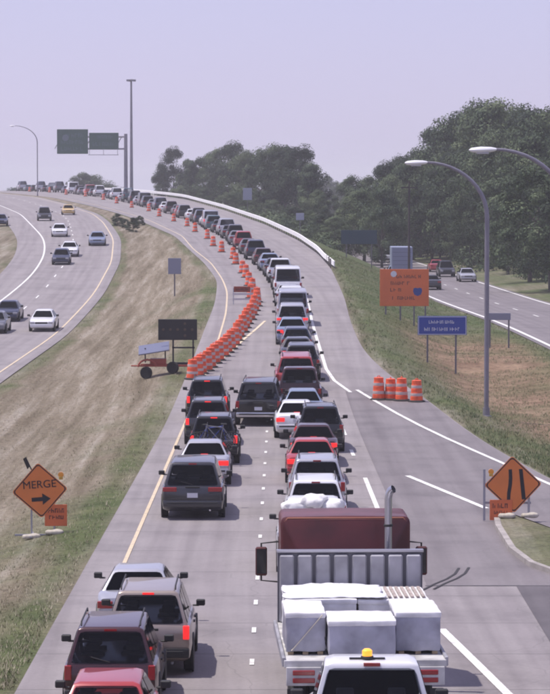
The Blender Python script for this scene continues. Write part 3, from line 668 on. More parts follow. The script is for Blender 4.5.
r_ = tag(build(rk, 'bicycle_rack', M_TRIM), 'black bicycle rack behind the black SUV in the left lane', 'bike rack'); r_.location = (-2.2, 108.3, .18)

# ------------------------------------------------------------------ flatbed truck with wrapped slabs
def truck():
    a = -.034; e = thing('flatbed_truck', 'flatbed truck with dark red cab, grey ribbed bulkhead and tall exhaust stack', 'truck', (1.64, 54.0, 0), -a)
    M_RED = mat('dark_red_cab_paint', (.098, .013, .015), .5, .1, .2, noise=(1.5, .35)); M_AL = mat('dull_aluminium', (.36, .355, .38), .55, .35, noise=(1.8, .3)); M_STEEL = mat('galvanised_steel', (.5, .5, .54), .3, .85)
    M_WP = mat('white_deck_paint', (.5, .49, .48), .6, noise=(3, .3)); M_DARK = mat('chassis_black', (.02, .02, .02), .7)
    w = 1.48
    deck = build(MB().box(-w, w, 0, 4.75, 1.38, 1.52), 'deck', M_WP, e, bevel=.012)
    for sg in (-1, 1): build(MB().box(sg * w - .03, sg * w + .03, .02, 4.74, 1.40, 1.57), 'side_rail', M_AL, e, bevel=.01)
    # rear face: white bumper board with lamp clusters
    build(MB().box(-w + .04, w - .04, -.05, -.002, 1.06, 1.40), 'rear_board', M_WP, e, bevel=.01)
    for sg in (-1, 1):
        for k, zc in enumerate((1.30, 1.16)):
            build(MB().box(sg * 1.12 - .20, sg * 1.12 + .20, -.075, -.05, zc - .045, zc + .045), 'tail_light', M_TAIL, e, bevel=.01)
        build(MB().box(sg * 1.3 - .12, sg * 1.3 + .12, -.03, .02, .35, 1.0), 'mud_flap', M_DARK, e)
    build(MB().box(-.45, .45, -.4, 9, .75, 1.05).box(-1.1, 1.1, -.03, .07, .48, .62), 'chassis', M_DARK, e)
    # ribbed bulkhead; backing coloured dark as shadow in the slots between panels
    bh = build(MB().box(-1.43, 1.43, 4.75, 4.81, 1.50, 2.90), 'bulkhead', mat('bulkhead_slot_shade', (.13, .13, .15), .6, .3), e, bevel=.01)
    for k in range(8):
        x = -1.25 + k * .357; build(MB().box(x - .145, x + .145, 4.67, 4.748, 1.53, 2.86), 'panel', M_AL, bh, bevel=.03)
    build(MB().box(-1.45, 1.45, 4.70, 4.83, 2.90, 2.96), 'top_rail', M_STEEL, bh, bevel=.01)
    # sleeper cab: rounded box loft
    cab = MB(); ring = []
    st = [(6.3, 1.25, 3.36), (6.36, 1.31, 3.43), (7.6, 1.31, 3.46), (8.3, 1.25, 3.30), (8.7, 1.2, 2.5), (10.2, .95, 2.15), (10.5, .85, 2.0)]
    N = None
    for y, hw, zt in st:
        half = [(0, .9), (hw, .9), (hw, zt - .13), (hw - .015, zt - .065), (hw - .05, zt - .02), (hw - .11, zt), (0, zt + .015)]
        rr_ = half + [(-x, z) for x, z in half[-2:0:-1]]; N = len(rr_); ring += [(x, y, z) for x, z in rr_]
    n = len(st)
    cab.add(ring, [(i * N + k, i * N + (k + 1) % N, (i + 1) * N + (k + 1) % N, (i + 1) * N + k) for i in range(n - 1) for k in range(N)] + [tuple(range(N)), tuple(range((n - 1) * N, n * N))])
    c = build(cab, 'cab', M_RED, e, smooth=40)
    build(MB().box(-.9, .9, 8.5, 8.62, 2.5, 3.1), 'windshield', M_GLASS, c, bevel=.03)
    for sg in (-1, 1): build(MB().box(sg * 1.3 - .02, sg * 1.3 + .02, 7.5, 8.2, 2.2, 2.9), 'side_window', M_GLASS, c, bevel=.01)
    build(MB().tube([(-1.23, 6.33, 3.33), (-1.17, 6.33, 3.40), (1.17, 6.33, 3.40), (1.23, 6.33, 3.33)], .018, 6), 'lit_roof_edge', mat('orange_edge_highlight', (.35, .14, .08), .5), c)  # orange strip paints the light catching the cab's top edge
    # exhaust stack with its curved tip
    stp = [(.82, 5.7, 1.2), (.82, 5.7, 3.86), (.835, 5.69, 3.96), (.87, 5.67, 4.03), (.92, 5.64, 4.06)]
    sk = build(MB().tube(stp, [.075, .075, .075, .08, .082], 14, cap=False).tube([(.82, 5.7, 1.3), (.82, 5.7, 2.6)], .12, 14), 'exhaust_stack', M_STEEL, e)
    build(MB().lathe([(.08, 0), (.092, .01), (.092, .04), (.08, .05)], 14, c=(.82, 5.7, 3.3)), 'clamp', M_DARK, sk)
    # big west-coast mirrors
    for sg in (-1, 1):
        m = build(MB().box(sg * 1.66 - .12, sg * 1.66 + .12, 7.75, 7.83, 2.05, 2.65), 'mirror', M_RED, e, bevel=.03)
        build(MB().box(sg * 1.66 - .10, sg * 1.66 + .10, 7.738, 7.752, 2.1, 2.6), 'mirror_glass', M_GLASS, m)
        build(MB().tube([(sg * 1.25, 7.9, 2.75), (sg * 1.66, 7.8, 2.72), (sg * 1.66, 7.8, 1.95), (sg * 1.25, 7.9, 1.9)], .02, 6), 'mirror_bracket', M_DARK, m)
    tw = MB().lathe([(.3, -.14), (.48, -.15), (.52, -.1), (.52, .1), (.48, .15), (.3, .14)], 20, axis='X').mesh('wheel', M_TYRE); rm = MB().lathe([(.1, -.1), (.3, -.13), (.31, .13), (.1, .1)], 12, axis='X').mesh('rim', M_RIM)
    for y in (1.3, 2.5, 9.4):
        for x in ((-1.15, -.82, .82, 1.15) if y < 5 else (-1.0, 1.0)):
            o = link('wheel', tw, e); o.location = (x, y, .52); link('rim', rm, o)
    # load: wrapped slab packs, each a thing of its own
    M_WRAP = mat('shaded_grey_wrap', (.34, .34, .40), .4, noise=(2.6, .30), bump=.3); M_FOAM = mat('white_foam_board', (.70, .69, .70), .8, noise=(3, .18), bump=.3); M_WOOD = mat('pallet_wood', (.33, .25, .16), .85, noise=(7, .3))  # wrap grey is darkened in colour for the shaded rear faces
    Mx = Matrix.Translation((1.64, 54.0, 0)) @ Matrix.Rotation(-a, 4, 'Z')
    def soft(o, amt, sd_):
        bm = bmesh.new(); bm.from_mesh(o.data)
        es = [e_ for e_ in bm.edges if e_.calc_length() > .25]; bmesh.ops.subdivide_edges(bm, edges=es, cuts=9, use_grid_fill=True)
        for v in bm.verts:
            q = v.co * 4.5 + Vector((sd_ * 7, sd_, 3)); v.co += Vector((mn.noise(q), mn.noise(q + Vector((9, 0, 0))), mn.noise(q + Vector((0, 9, 0))))) * amt
        for f in bm.faces: f.smooth = True
        bm.to_mesh(o.data); bm.free()
    def pack(x0, x1, y0, y1, z0, z1, label, top=True, strap=False, m=M_WRAP):
        p = thing('wrapped_pack', label, 'pack', Mx @ Vector(((x0 + x1) / 2, (y0 + y1) / 2, z0)), -a, 'packs on the flatbed')
        hx, hy, h = (x1 - x0) / 2, (y1 - y0) / 2, z1 - z0
        soft(build(MB().box(-hx, hx, -hy, hy, .06, h - .07), 'wrapping', m, p, bevel=.03, seg=2), .016, x0)
        soft(build(MB().box(-hx - .012, hx + .012, -hy - .012, hy + .012, h - .10, h), 'lid', M_FOAM, p, bevel=.03, seg=2), .014, x1)
        for k in (-.75, 0, .75): build(MB().box(k * hx - .05, k * hx + .05, -hy + .02, hy - .02, 0, .058), 'skid', M_WOOD, p)
        if strap: build(MB().tube([(-hx + .1, -hy - .012, .08), (hx - .05, -hy - .012, h * .95)], .012, 5), 'strap', mat('pale_strap', (.6, .55, .45), .8), p)
        return p
    pack(-.66, .56, .10, 1.40, 1.523, 2.22, 'front pack on the flatbed, light lavender face standing nearest the tailboard')
    pack(-1.42, -.70, .60, 2.25, 1.523, 2.30, 'grey pack at the left rear of the flatbed with a slanting strap', strap=True)
    pack(.60, 1.42, .60, 2.3, 1.523, 2.30, 'grey pack at the right rear corner of the flatbed')
    pack(-1.36, -.02, 2.35, 4.3, 1.523, 2.30, 'large white-topped pack on the left half of the flatbed', m=M_FOAM)
    pack(.02, 1.36, 2.45, 4.3, 1.523, 2.28, 'slat-topped pack on the right half of the flatbed against the bulkhead', m=M_FOAM)
    # crumpled white sheet on the left packs
    bm = bmesh.new(); bmesh.ops.create_grid(bm, x_segments=40, y_segments=30, size=1)
    rnd = random.Random(3)
    for v in bm.verts:
        r2 = v.co.x ** 2 + v.co.y ** 2; k = max(0, 1 - r2)
        nz = mn.noise(Vector((v.co.x * 3, v.co.y * 3, 1))) * .06 + mn.noise(Vector((v.co.x * 9, v.co.y * 8, 4))) * .03
        edge = 1 + .12 * mn.noise(Vector((v.co.x * 2, v.co.y * 2, 9)))
        v.co = Vector((v.co.x * .95 * edge, v.co.y * .85 * edge, .03 + .07 * min(1, k * 2) + nz * (.3 + .5 * k)))
    for f in bm.faces: f.smooth = True
    me = bpy.data.meshes.new('plastic_sheet'); bm.to_mesh(me); bm.free(); me.materials.append(mat('white_plastic_sheet', (.82, .82, .84), .45, noise=(3, .06)))
    o = link('plastic_sheet', me); o.matrix_world = Mx @ Matrix.Translation((-.42, 3.3, 2.305)); so = o.modifiers.new('thick', 'SOLIDIFY'); so.thickness = .02
    tag(o, 'crumpled white plastic sheet on top of the flatbed load', 'sheet')
    for k in range(7):
        s_ = tag(build(MB().box(.60 + k * .108, .66 + k * .108, 2.6, 4.0, 2.295, 2.325), 'wood_slat', mat('weathered_slat', (.36, .30, .27), .9, noise=(6, .3)), None, bevel=.004), f'wooden slat on the right-hand pack against the bulkhead, {ordinal(k)} from the left', 'slat', 'slats on the right pack'); s_.matrix_world = Mx
truck()

# ------------------------------------------------------------------ traffic drums
M_OR = mat('drum_orange', (.76, .105, .035), .55, noise=(4, .28)); M_BAND = mat('drum_white_band', (.52, .42, .40), .4); M_BASE = mat('drum_base_rubber', (.025, .025, .025), .9)
def drum_meshes():
    z = [(0, .30), (.1, .30)]
    body = MB(); prof = [(.29, .06), (.285, .24), (.27, .25), (.27, .42), (.255, .43), (.255, .60), (.24, .61), (.24, .78), (.225, .79), (.22, .98), (.17, 1.0)]
    body.lathe(prof, 18)
    base = MB().lathe([(.40, 0), (.41, .03), (.33, .075), (.2, .08)], 18)
    bands = [MB().lathe([(r1 + .004, z0), (r1 + .006, z0 + .01), (r1 + .006, z1 - .01), (r1 + .004, z1)], 18) for r1, z0, z1 in ((.27, .27, .40), (.24, .63, .76))]
    hd = MB().tube([(-.09, 0, .99), (-.08, 0, 1.06), (.08, 0, 1.06), (.09, 0, .99)], .018, 6)
    return body.mesh('barrel', M_OR), base.mesh('base_ring', M_BASE), [b_.mesh('white_band', M_BAND) for b_ in bands], hd.mesh('handle', M_OR)
DB, DBASE, DBANDS, DH = drum_meshes()
def drum(x, y, label, group, tilt=0):
    e = thing('traffic_drum', label, 'traffic drum', (x, y, zM(y) + .004), random.uniform(0, 6), group)
    e.rotation_euler[0] = tilt; e.scale = (1, 1, random.uniform(.96, 1.04))
    link('barrel', DB, e); link('base_ring', DBASE, e); link('handle', DH, e)
    for b_ in DBANDS: link('white_band', b_, e)
zMf = lambda x, y: zM(y)
tp = [px(u, v, zMf) for u, v in ((193, 379), (208, 370), (222, 358), (234, 345), (244, 331), (252, 317), (258, 302))]
ts = np.linspace(0, len(tp) - 1, 21)
for i, t in enumerate(ts):
    k = min(int(t), len(tp) - 2); f = t - k; x = tp[k][0] * (1 - f) + tp[k + 1][0] * f; y = tp[k][1] * (1 - f) + tp[k + 1][1] * f
    drum(x + random.uniform(-.06, .06), y + random.uniform(-.25, .25), f'orange and white drum in the close-set curved taper, {ordinal(i)} from the arrow board', 'drums of the taper', random.uniform(-.05, .05))
for i, y in enumerate([209, 216, 224, 233, 245, 257, 270, 285, 302, 321, 342, 364, 388, 413, 438, 464, 492, 520, 550, 580, 612, 642]):
    drum(QX(y) - 2.15 - (.5 if y > 300 else 0) + random.uniform(-.3, .2), y + random.uniform(-3, 3), f'orange and white drum spaced out up the hill, {ordinal(i)} beyond the taper', 'drums up the hill')
for i, (u, v, w) in enumerate(((379, 400, 'leftmost, apart, of the four drums across the ramp end'), (391, 400, 'second from left of the four drums across the ramp end'), (402, 401, 'third from left of the four drums across the ramp end'), (417, 402, 'rightmost of the four drums across the ramp end'))):
    x, y = px(u, v, zMf); drum(x, y, 'orange and white drum, ' + w, 'drums across the ramp end')

# ------------------------------------------------------------------ signs
M_SO = mat('orange_sign_sheet', (.68, .195, .045), .5, noise=(2, .08)); M_BLK = mat('sign_black', (.015, .013, .018), .6); M_POST = mat('galvanised_post', (.34, .34, .38), .5, .5); M_BAG = mat('sandbag_cloth', (.46, .42, .35), .95, noise=(8, .2), bump=.6)
M_SIGNBACK = mat('sign_back_aluminium', (.24, .25, .32), .5, .3); M_BLUE = mat('blue_sign_sheet', (.025, .055, .30), .4); M_LET = mat('sign_white_letters', (.62, .63, .68), .5); M_GREEN = mat('dark_green_sign', (.008, .062, .042), .4); M_ORD = mat('orange_plaque_sheet', (.60, .14, .045), .5)
def text_mesh(body, size, m, name='lettering', ext=.004):
    cu = bpy.data.curves.new(name, 'FONT'); cu.body = body; cu.size = size; cu.align_x = 'CENTER'; cu.align_y = 'CENTER'; cu.extrude = ext; cu.offset = 0.0
    o = bpy.data.objects.new(name, cu); COL.objects.link(o); dg = bpy.context.evaluated_depsgraph_get(); me = bpy.data.meshes.new_from_object(o.evaluated_get(dg)); bpy.data.objects.remove(o)
    me.materials.clear(); me.materials.append(m); return me
def poly_plate(pts, y0, y1):
    n = len(pts); return MB().add([(x, y0, z) for x, z in pts] + [(x, y1, z) for x, z in pts], [tuple(range(n)), tuple(reversed(range(n, 2 * n)))] + [(i, i + n, (i + 1) % n + n, (i + 1) % n) for i in range(n)])
def rough_text(parent, cx, cz, w, h, y, m, seed, gap=.3):
    """a line of small unreadable letter strokes"""
    rd = random.Random(seed); x = cx - w / 2; mb = MB()
    while x < cx + w / 2 - h * .4:
        cw = h * rd.uniform(.45, .75)
        mb.box(x, x + cw * .28, y - .004, y, cz - h / 2, cz + h / 2)
        if rd.random() < .8: zz = rd.choice((-.42, 0, .36)) * h; mb.box(x + cw * .28, x + cw, y - .004, y, cz + zz - h * .08, cz + zz + h * .1)
        if rd.random() < .5: mb.box(x + cw * .72, x + cw, y - .0045, y - .0005, cz - h / 2, cz + h * rd.choice((.1, .5)))
        x += cw * (1.35 if rd.random() > .14 else 2.1)
    o = build(mb, 'lettering', m, parent, smooth=0); o['kind'] = 'stuff'; return o
def diamond(parent, z, half, tilt, y=-.06):
    rot = Matrix.Translation((0, 0, z)) @ Matrix.Rotation(tilt, 4, 'Y')
    c = half; k = .10
    pts = []
    for i in range(4):
        a0 = i * math.pi / 2; P = lambda t: (c * math.cos(t), c * math.sin(t)); p = P(a0); pr, nx_ = P(a0 - math.pi / 2), P(a0 + math.pi / 2)
        L = lambda q, f: (p[0] + (q[0] - p[0]) * f, p[1] + (q[1] - p[1]) * f)
        q1, q2 = L(pr, .06), L(nx_, .06); pts += [q1, ((q1[0] + q2[0] + p[0]) / 3, (q1[1] + q2[1] + p[1]) / 3), q2]
    face = build(poly_plate(pts, y - .008, y + .008), 'panel', M_SO, parent); face.matrix_local = rot
    n = len(pts); inner = [(x * .965, zz * .965) for x, zz in pts]; inn2 = [(x * .915, zz * .915) for x, zz in pts]
    bd = MB().add([(x, y - .012, zz) for x, zz in inner] + [(x, y - .012, zz) for x, zz in inn2], [(i, (i + 1) % n, (i + 1) % n + n, i + n) for i in range(n)])
    bo_ = build(bd, 'border', M_BLK, face, smooth=0)
    return face
def sandbag(x, y, z, rz, label):
    bm = bmesh.new(); bmesh.ops.create_icosphere(bm, subdivisions=3, radius=1)
    for v in bm.verts:
        q = Vector([math.copysign(abs(c_) ** .7, c_) for c_ in v.co]); v.co = Vector((q.x * .26 * (1 + .1 * math.sin(7 * q.y + x)), q.y * .17, max(-.7, q.z) * .085 * (1 + .2 * math.sin(4 * q.x))))
    for f in bm.faces: f.smooth = True
    me = bpy.data.meshes.new('sandbag'); bm.to_mesh(me); bm.free(); me.materials.append(M_BAG)
    o = link('sandbag', me); o.location = (x, y, z + .058); o.rotation_euler[2] = rz; tag(o, label, 'sandbag', 'sandbags at the work signs')
def warn_light(parent, x, z):
    l_ = build(MB().box(x - .06, x + .06, -.05, .05, z - .14, z - .05), 'light_box', mat('light_box_yellow', (.5, .3, .05), .5), parent, bevel=.01)
    build(MB().lathe([(.03, -.045), (.085, -.04), (.085, .04), (.03, .045)], 14, axis='X'), 'lens', M_AMBER, l_).matrix_local = Matrix.Translation((x, 0, z)) @ Matrix.Rotation(R(90), 4, 'Z')
# left: MERGE with arrow
gx, gy = -6.95, 88.3; gz = ground_z(gx, gy)
e = thing('merge_sign', 'orange diamond MERGE sign with black arrow on the dry median grass', 'road sign', (gx, gy, gz), .03, 'orange work-zone diamonds')
zc = CAM_H - (491 - 186) * gy / 3000 - gz
f = diamond(e, zc, .83, R(-4))
tm = text_mesh('MERGE', .32, M_BLK); t_ = link('lettering', tm, f); t_.matrix_local = Matrix.Translation((.0, -.075, .17)) @ Matrix.Rotation(R(90), 4, 'X')
ar = poly_plate([(-.26, -.20), (.06, -.20), (.06, -.09), (.30, -.26), (.06, -.43), (.06, -.32), (-.26, -.32)], -.076, -.0685); build(ar, 'arrow', M_BLK, f, smooth=0)
pq = build(MB().box(.14, .80, -.045, -.03, zc - 1.06, zc - .42), 'plaque', M_ORD, e, bevel=.01); rough_text(pq, .47, zc - .60, .46, .13, -.045, M_BLK, 3); rough_text(pq, .47, zc - .80, .40, .11, -.045, M_BLK, 5)
for sg in (-.25, .42): build(MB().box(sg - .025, sg + .025, -.025, .025, .02, zc + .1), 'post', M_POST, e)
build(MB().box(-.75, .9, -.03, .03, .0, .05).box(-.28, -.22, -.6, .6, 0, .05).box(.39, .45, -.6, .6, 0, .05), 'base_frame', M_POST, e)
fl = build(MB().tube([(-.22, 0, zc + .55), (-.42, .0, zc + .98)], .02, 6), 'flag_stick', M_TRIM, e); build(MB().add([(-.42, -.01, zc + .98), (-.30, -.03, zc + .70), (-.37, .02, zc + .62), (-.50, .03, zc + .93)], [(0, 1, 2, 3)]), 'furled_flag', M_TRIM, fl)
warn_light(e, .62, zc + .46)
sandbag(gx - .22, gy - .35, ground_z(gx - .22, gy - .35), .3, 'pale sandbag at the left foot of the MERGE sign'); sandbag(gx + .45, gy - .35, ground_z(gx + .45, gy - .35), -.2, 'pale sandbag at the right foot of the MERGE sign')
# right: lane shift / narrowing symbol
gx, gy = 7.17, 90.0; gz = .17
e = thing('lane_shift_sign', 'orange diamond lane-shift sign with two black bars on the ramp nose', 'road sign', (gx, gy, gz), -.02, 'orange work-zone diamonds')
zc = CAM_H - (485 - 186) * gy / 3000 - gz
f = diamond(e, zc, .87, R(-2))
lp = [(-.20, -.46), (-.10, -.46), (-.085, -.28), (-.035, -.02), (-.015, .2), (-.02, .46), (-.12, .46), (-.12, .22), (-.14, .0), (-.185, -.24)]
build(poly_plate(lp, -.076, -.0685), 'wavy_bar', M_BLK, f, smooth=0); build(poly_plate([(.25, -.46), (.37, -.46), (.30, .46), (.19, .46)], -.076, -.0685), 'straight_bar', M_BLK, f, smooth=0)
pq = build(MB().box(-.70, -.02, -.10, -.085, zc - 1.08, zc - .46), 'plaque', M_ORD, e, bevel=.01); rough_text(pq, -.36, zc - .64, .5, .14, -.10, M_BLK, 8); rough_text(pq, -.36, zc - .84, .42, .1, -.10, M_BLK, 9)
for sg in (-.86, .48): build(MB().box(sg - .035, sg + .035, .0, .05, .0 if sg > 0 else -.14, zc + (.45 if sg < 0 else .0)), 'post', M_POST, e)
build(MB().box(-.86, .55, .05, .08, zc - .05, zc + .02).box(-.86, .55, .05, .08, zc - .6, zc - .53), 'cross_bar', M_POST, e); warn_light(e, -.66, zc + .38)
sandbag(gx + .5, gy - .2, gz - .02, .1, 'pale sandbag at the right foot of the lane-shift sign'); sandbag(gx - .2, gy - .3, gz - .02, -.4, 'pale sandbag under the plaque of the lane-shift sign')

def posted_sign(name, label, u0, u1, v0, v1, gy, m, posts, back=False):
    s = 3000 / gy; x0, x1 = (u0 - 275) / s, (u1 - 275) / s; zt, zb = CAM_H - (v0 - 186) / s, CAM_H - (v1 - 186) / s; cx = (x0 + x1) / 2
    e = thing(name, label, 'road sign', (cx, gy, ground_z(cx, gy)), 0); gz = ground_z(cx, gy)
    p = build(MB().box(x0 - cx, x1 - cx, -.02, .02, zb - gz, zt - gz), 'panel', m, e, bevel=.01)
    for fx_ in posts:
        xx = (x0 - cx) + (x1 - x0) * fx_; build(MB().box(xx - .05, xx + .05, .022, .13, ground_z(cx + xx, gy) - gz - .1, zt - gz - .1), 'post', mat('weathered_post', (.16, .15, .16), .8), e)
    return e, p, (x0 - cx, x1 - cx, zb - gz, zt - gz)
M_ROR = mat('red_orange_sign_sheet', (.66, .155, .045), .5, noise=(1, .08))
e, p, (a0, a1, b0, b1) = posted_sign('route_notice_sign', 'large orange notice sign with blue shield on the embankment', 380, 429, 269, 306, 198, M_ROR, (.12, .42, .7, .93))
for k, (zz, w_, c_) in enumerate(((.80, 1.7, .60), (.62, 1.3, .42), (.44, .9, .35), (.22, 1.6, .5))): rough_text(p, a0 + (a1 - a0) * c_, b0 + (b1 - b0) * zz, w_, .22, -.022, mat('faded_black_letters', (.13, .045, .03), .6), 20 + k)
sh = [(.0, -.26), (.16, -.18), (.22, 0), (.2, .16), (.1, .2), (0, .17), (-.1, .2), (-.2, .16), (-.22, 0), (-.16, -.18)]
build(poly_plate([(a0 + (a1 - a0) * .77 + x * 1.35, b0 + (b1 - b0) * .40 + z * 1.2) for x, z in sh], -.034, -.022), 'route_shield', mat('shield_blue', (.03, .06, .25), .4), p)
build(MB().lathe([(.02, -.006), (.2, -.005), (.2, .006)], 16, axis='X'), 'round_emblem', M_LET, p).matrix_local = Matrix.Translation((a0 + (a1 - a0) * .28, -.03, b1 - .32)) @ Matrix.Rotation(R(90), 4, 'Z')
e, p, (a0, a1, b0, b1) = posted_sign('blue_guide_sign', 'blue guide sign with two white lines of lettering below the orange sign', 418, 467, 316, 335, 167, M_BLUE, (.2, .78))
rough_text(p, 0, b0 + (b1 - b0) * .69, 1.5, .17, -.022, M_LET, 41); rough_text(p, 0, b0 + (b1 - b0) * .31, 2.0, .19, -.022, M_LET, 42)
bd = MB(); [bd.box(*q) for q in ((a0 + .03, a1 - .03, -.026, -.021, b1 - .06, b1 - .03), (a0 + .03, a1 - .03, -.026, -.021, b0 + .03, b0 + .06), (a0 + .03, a0 + .06, -.026, -.021, b0 + .06, b1 - .06), (a1 - .06, a1 - .03, -.026, -.021, b0 + .06, b1 - .06))]; build(bd, 'border', M_LET, p, smooth=0)
posted_sign('narrow_sign', 'narrow dark sign back on two posts right of the lamp pole', 489, 511, 313, 320, 187, M_SIGNBACK, (.06, .92))
posted_sign('sign_back', 'blue-grey sign back standing on the dry median', 168, 181, 258, 274, 225, M_SIGNBACK, (.5,))
posted_sign('sign_back', 'small pale sign back above the guardrail before the middle trees', 243, 252, 188, 200, 455, mat('pale_sign_back', (.32, .34, .42), .5), (.5,))
posted_sign('sign_back', 'small blue-grey sign low before the trees near the guardrail end', 296, 304, 213, 220, 330, mat('pale_sign_back', (.32, .34, .42), .5), (.5,))
posted_sign('board_sign', 'dark teal board sign in front of the trees left of the side road', 341, 377, 230, 244, 300, mat('teal_board', (.02, .05, .07), .5), (.15, .85))

# ------------------------------------------------------------------ arrow board trailer
gy = 150.5; gx = -5.35; gz = ground_z(gx, gy)
e = thing('arrow_board_trailer', 'black arrow-board panel raised on a trailer with solar panel beside the taper', 'arrow board', (gx, gy, gz), .0)
M_TR = mat('trailer_orange_red', (.32, .06, .035), .55); M_FR = mat('frame_black', (.025, .025, .03), .6); s = 3000 / gy
zt, zb = CAM_H - (319 - 186) / s - gz, CAM_H - (340 - 186) / s - gz
bx0, bx1 = (158 - 275) / s - gx, (197 - 275) / s - gx
bd = build(MB().box(bx0, bx1, -.05, .05, zb, zt), 'panel', mat('arrow_panel_black', (.012, .012, .014), .5), e, bevel=.02)
lamp = MB().lathe([(.02, -.012), (.07, -.01), (.07, .012)], 10, axis='X').mesh('lamp', mat('amber_lamp_off', (.07, .05, .03), .4))
for k in range(5):
    for q in (-1, 0, 1) if k in (3,) else (0,):
        o = link('lamp', lamp, bd); o.matrix_local = Matrix.Translation((bx0 + .25 + k * (bx1 - bx0 - .5) / 4, -.055, (zb + zt) / 2 + q * .3)) @ Matrix.Rotation(R(90), 4, 'Z')
for x in (bx0 + .75, bx1 - .2): build(MB().box(x - .04, x + .04, -.04, .04, .5, zb), 'mast', M_FR, e)
build(MB().box(bx0 + .70, bx1 - .12, -.04, .04, zb - .42, zb - .34).box(bx0 + .70, bx1 - .12, -.05, .05, .42, .56), 'cross_frame', M_FR, e)
px0, px1 = (138 - 275) / s - gx, (169 - 275) / s - gx
sp_ = build(MB().box(px0, px1, -.75, .75, -.03, .03), 'solar_panel', mat('solar_blue_grey', (.16, .17, .24), .25, .2), e, bevel=.01); sp_.matrix_local = Matrix.Translation((0, 0, CAM_H - (346 - 186) / s - gz)) @ Matrix.Rotation(R(-9), 4, 'Y') @ Matrix.Rotation(R(14), 4, 'X')
for x in (px0 + .35, px1 - .2): build(MB().tube([(x, 0, .55), (x, 0, CAM_H - (348 - 186) / s - gz)], .035, 6), 'support', M_FR, e)
build(MB().box(px0 + .1, bx1 - .35, -.45, -.37, .36, .46).box(px0 + .1, bx1 - .35, .37, .45, .36, .46).box(px0 + .6, px0 + 1.4, -.37, .37, .4, .75), 'trailer_frame', M_TR, e, bevel=.01)
tw = MB().lathe([(.15, -.09), (.28, -.1), (.31, -.06), (.31, .06), (.28, .1), (.15, .09)], 16, axis='X').mesh('wheel', M_TYRE)
for x in (px0 + .42, px0 + 1.75):
    for yv in (-.55,): o = link('wheel', tw, e); o.matrix_local = Matrix.Translation((x, yv, .31 + ground_z(gx + x, gy + yv) - gz)) @ Matrix.Rotation(R(70), 4, 'Z')
fd = build(MB().tube([(px0 + .02 + .45 * (1 - math.cos(t)), -.55, .36 + .36 * math.sin(t)) for t in np.linspace(0, math.pi, 9)], .05, 6), 'fender', M_TR, e)
build(MB().tube([(px0 - .35, -.3, .4), (px0 + .2, -.3, .4)], .04, 6), 'tongue', M_TR, e)

# barricade in the closed lane
x, y = px(242, 304, zMf); e = thing('barricade', 'folding barricade with dark orange-red panel standing in the closed lane', 'barricade', (x, y, zM(y)), 0)
for k in range(2): build(MB().box(-.62, .62, -.30 + k * .04, -.27 + k * .04, .28 + k * .34, .40 + k * .34), 'rail', mat('barricade_rail', (.5, .46, .48), .6), e)
for sg in (-.58, .58): build(MB().tube([(sg, -.34, 0), (sg, -.02, 1.05), (sg, .34, 0)], .028, 6), 'leg', M_POST, e)
pn = build(MB().box(-.55, .55, -.05, -.02, .80, 1.18), 'panel', mat('dark_red_orange_panel', (.24, .04, .02), .5), e, bevel=.01); rough_text(pn, 0, .99, .8, .14, -.05, M_BLK, 77)

# ------------------------------------------------------------------ lamps, gantry, guardrail
M_POLE = mat('lamp_pole_grey', (.22, .21, .245), .5, .3, noise=(2, .1)); M_HEADL = mat('lamp_head_white', (.75, .75, .78), .4)
def street_lamp(x, y, zb, top, reach, label, straight, d=-1, r=.11):
    e = thing('street_lamp', label, 'street lamp', (x, y, zb)); h = top - zb; st = straight - zb
    pts = [(0, 0, .35), (0, 0, st)]
    for t in np.linspace(.1, 1, 11): a = t * math.pi / 2; pts.append((d * reach * (1 - math.cos(a)), 0, st + (h - st) * math.sin(a)))
    n = len(pts); build(MB().tube(pts, [r * (1 - .5 * i / n) for i in range(n)], 12), 'pole', M_POLE, e)
    build(MB().lathe([(r * 2.1, 0), (r * 2.1, .04), (r * 1.5, .06), (r * 1.35, .4)], 12), 'base', M_POLE, e)
    hx = d * reach; hd = MB(); ring = []
    for xx, w_, z0, z1 in ((0.08, .07, -.05, .05), (-.12, .13, -.1, .09), (-.5, .19, -.14, .10), (-.82, .15, -.11, .06), (-.93, .05, -.05, .0)):
        ring += [(hx - d * xx * -1 if False else hx + d * -xx, w_ * c, (z0 + z1) / 2 + (z1 - z0) / 2 * s_) for c, s_ in [(math.cos(q), math.sin(q)) for q in np.linspace(0, 2 * math.pi, 13)[:-1]]]
    hd.add([(a, b_, c + h) for a, b_, c in ring], [(i * 12 + k, i * 12 + (k + 1) % 12, (i + 1) * 12 + (k + 1) % 12, (i + 1) * 12 + k) for i in range(4) for k in range(12)] + [tuple(range(12)), tuple(range(48, 60))])
    hh = build(hd, 'lamp_head', M_HEADL, e); build(MB().box(hx + d * .2 - .25 if d > 0 else hx - .65, hx + .65 if d > 0 else hx - .2, -.11, .11, h - .17, h - .10), 'lens', mat('lamp_lens', (.45, .45, .48), .2), hh, bevel=.02)
    return e
street_lamp(9.47, 134, ground_z(9.47, 134), 11.15, 2.75, 'curved grey street lamp standing beside the brown bank at right', 8.7)
street_lamp(10.85, 111, ground_z(10.85, 111), 11.45, 2.75, 'nearer street lamp whose arm enters from the right picture edge', 9.0)
street_lamp(-44.3, 560, zM(560) - .1, 21.3, 4.2, 'far street lamp with long arm on the left skyline', 18.2, -1, .10)
e = thing('utility_pole', 'thin dark utility pole rising behind the orange sign', 'pole', (11.75, 263, 0)); build(MB().tube([(0, 0, -.3), (0, 0, 10.5)], [.12, .08], 8), 'pole', mat('creosoted_wood', (.06, .05, .05), .9), e); build(MB().box(-.7, .7, -.06, .06, 9.9, 10.02), 'crossarm', mat('creosoted_wood', (.06, .05, .05), .9), e)
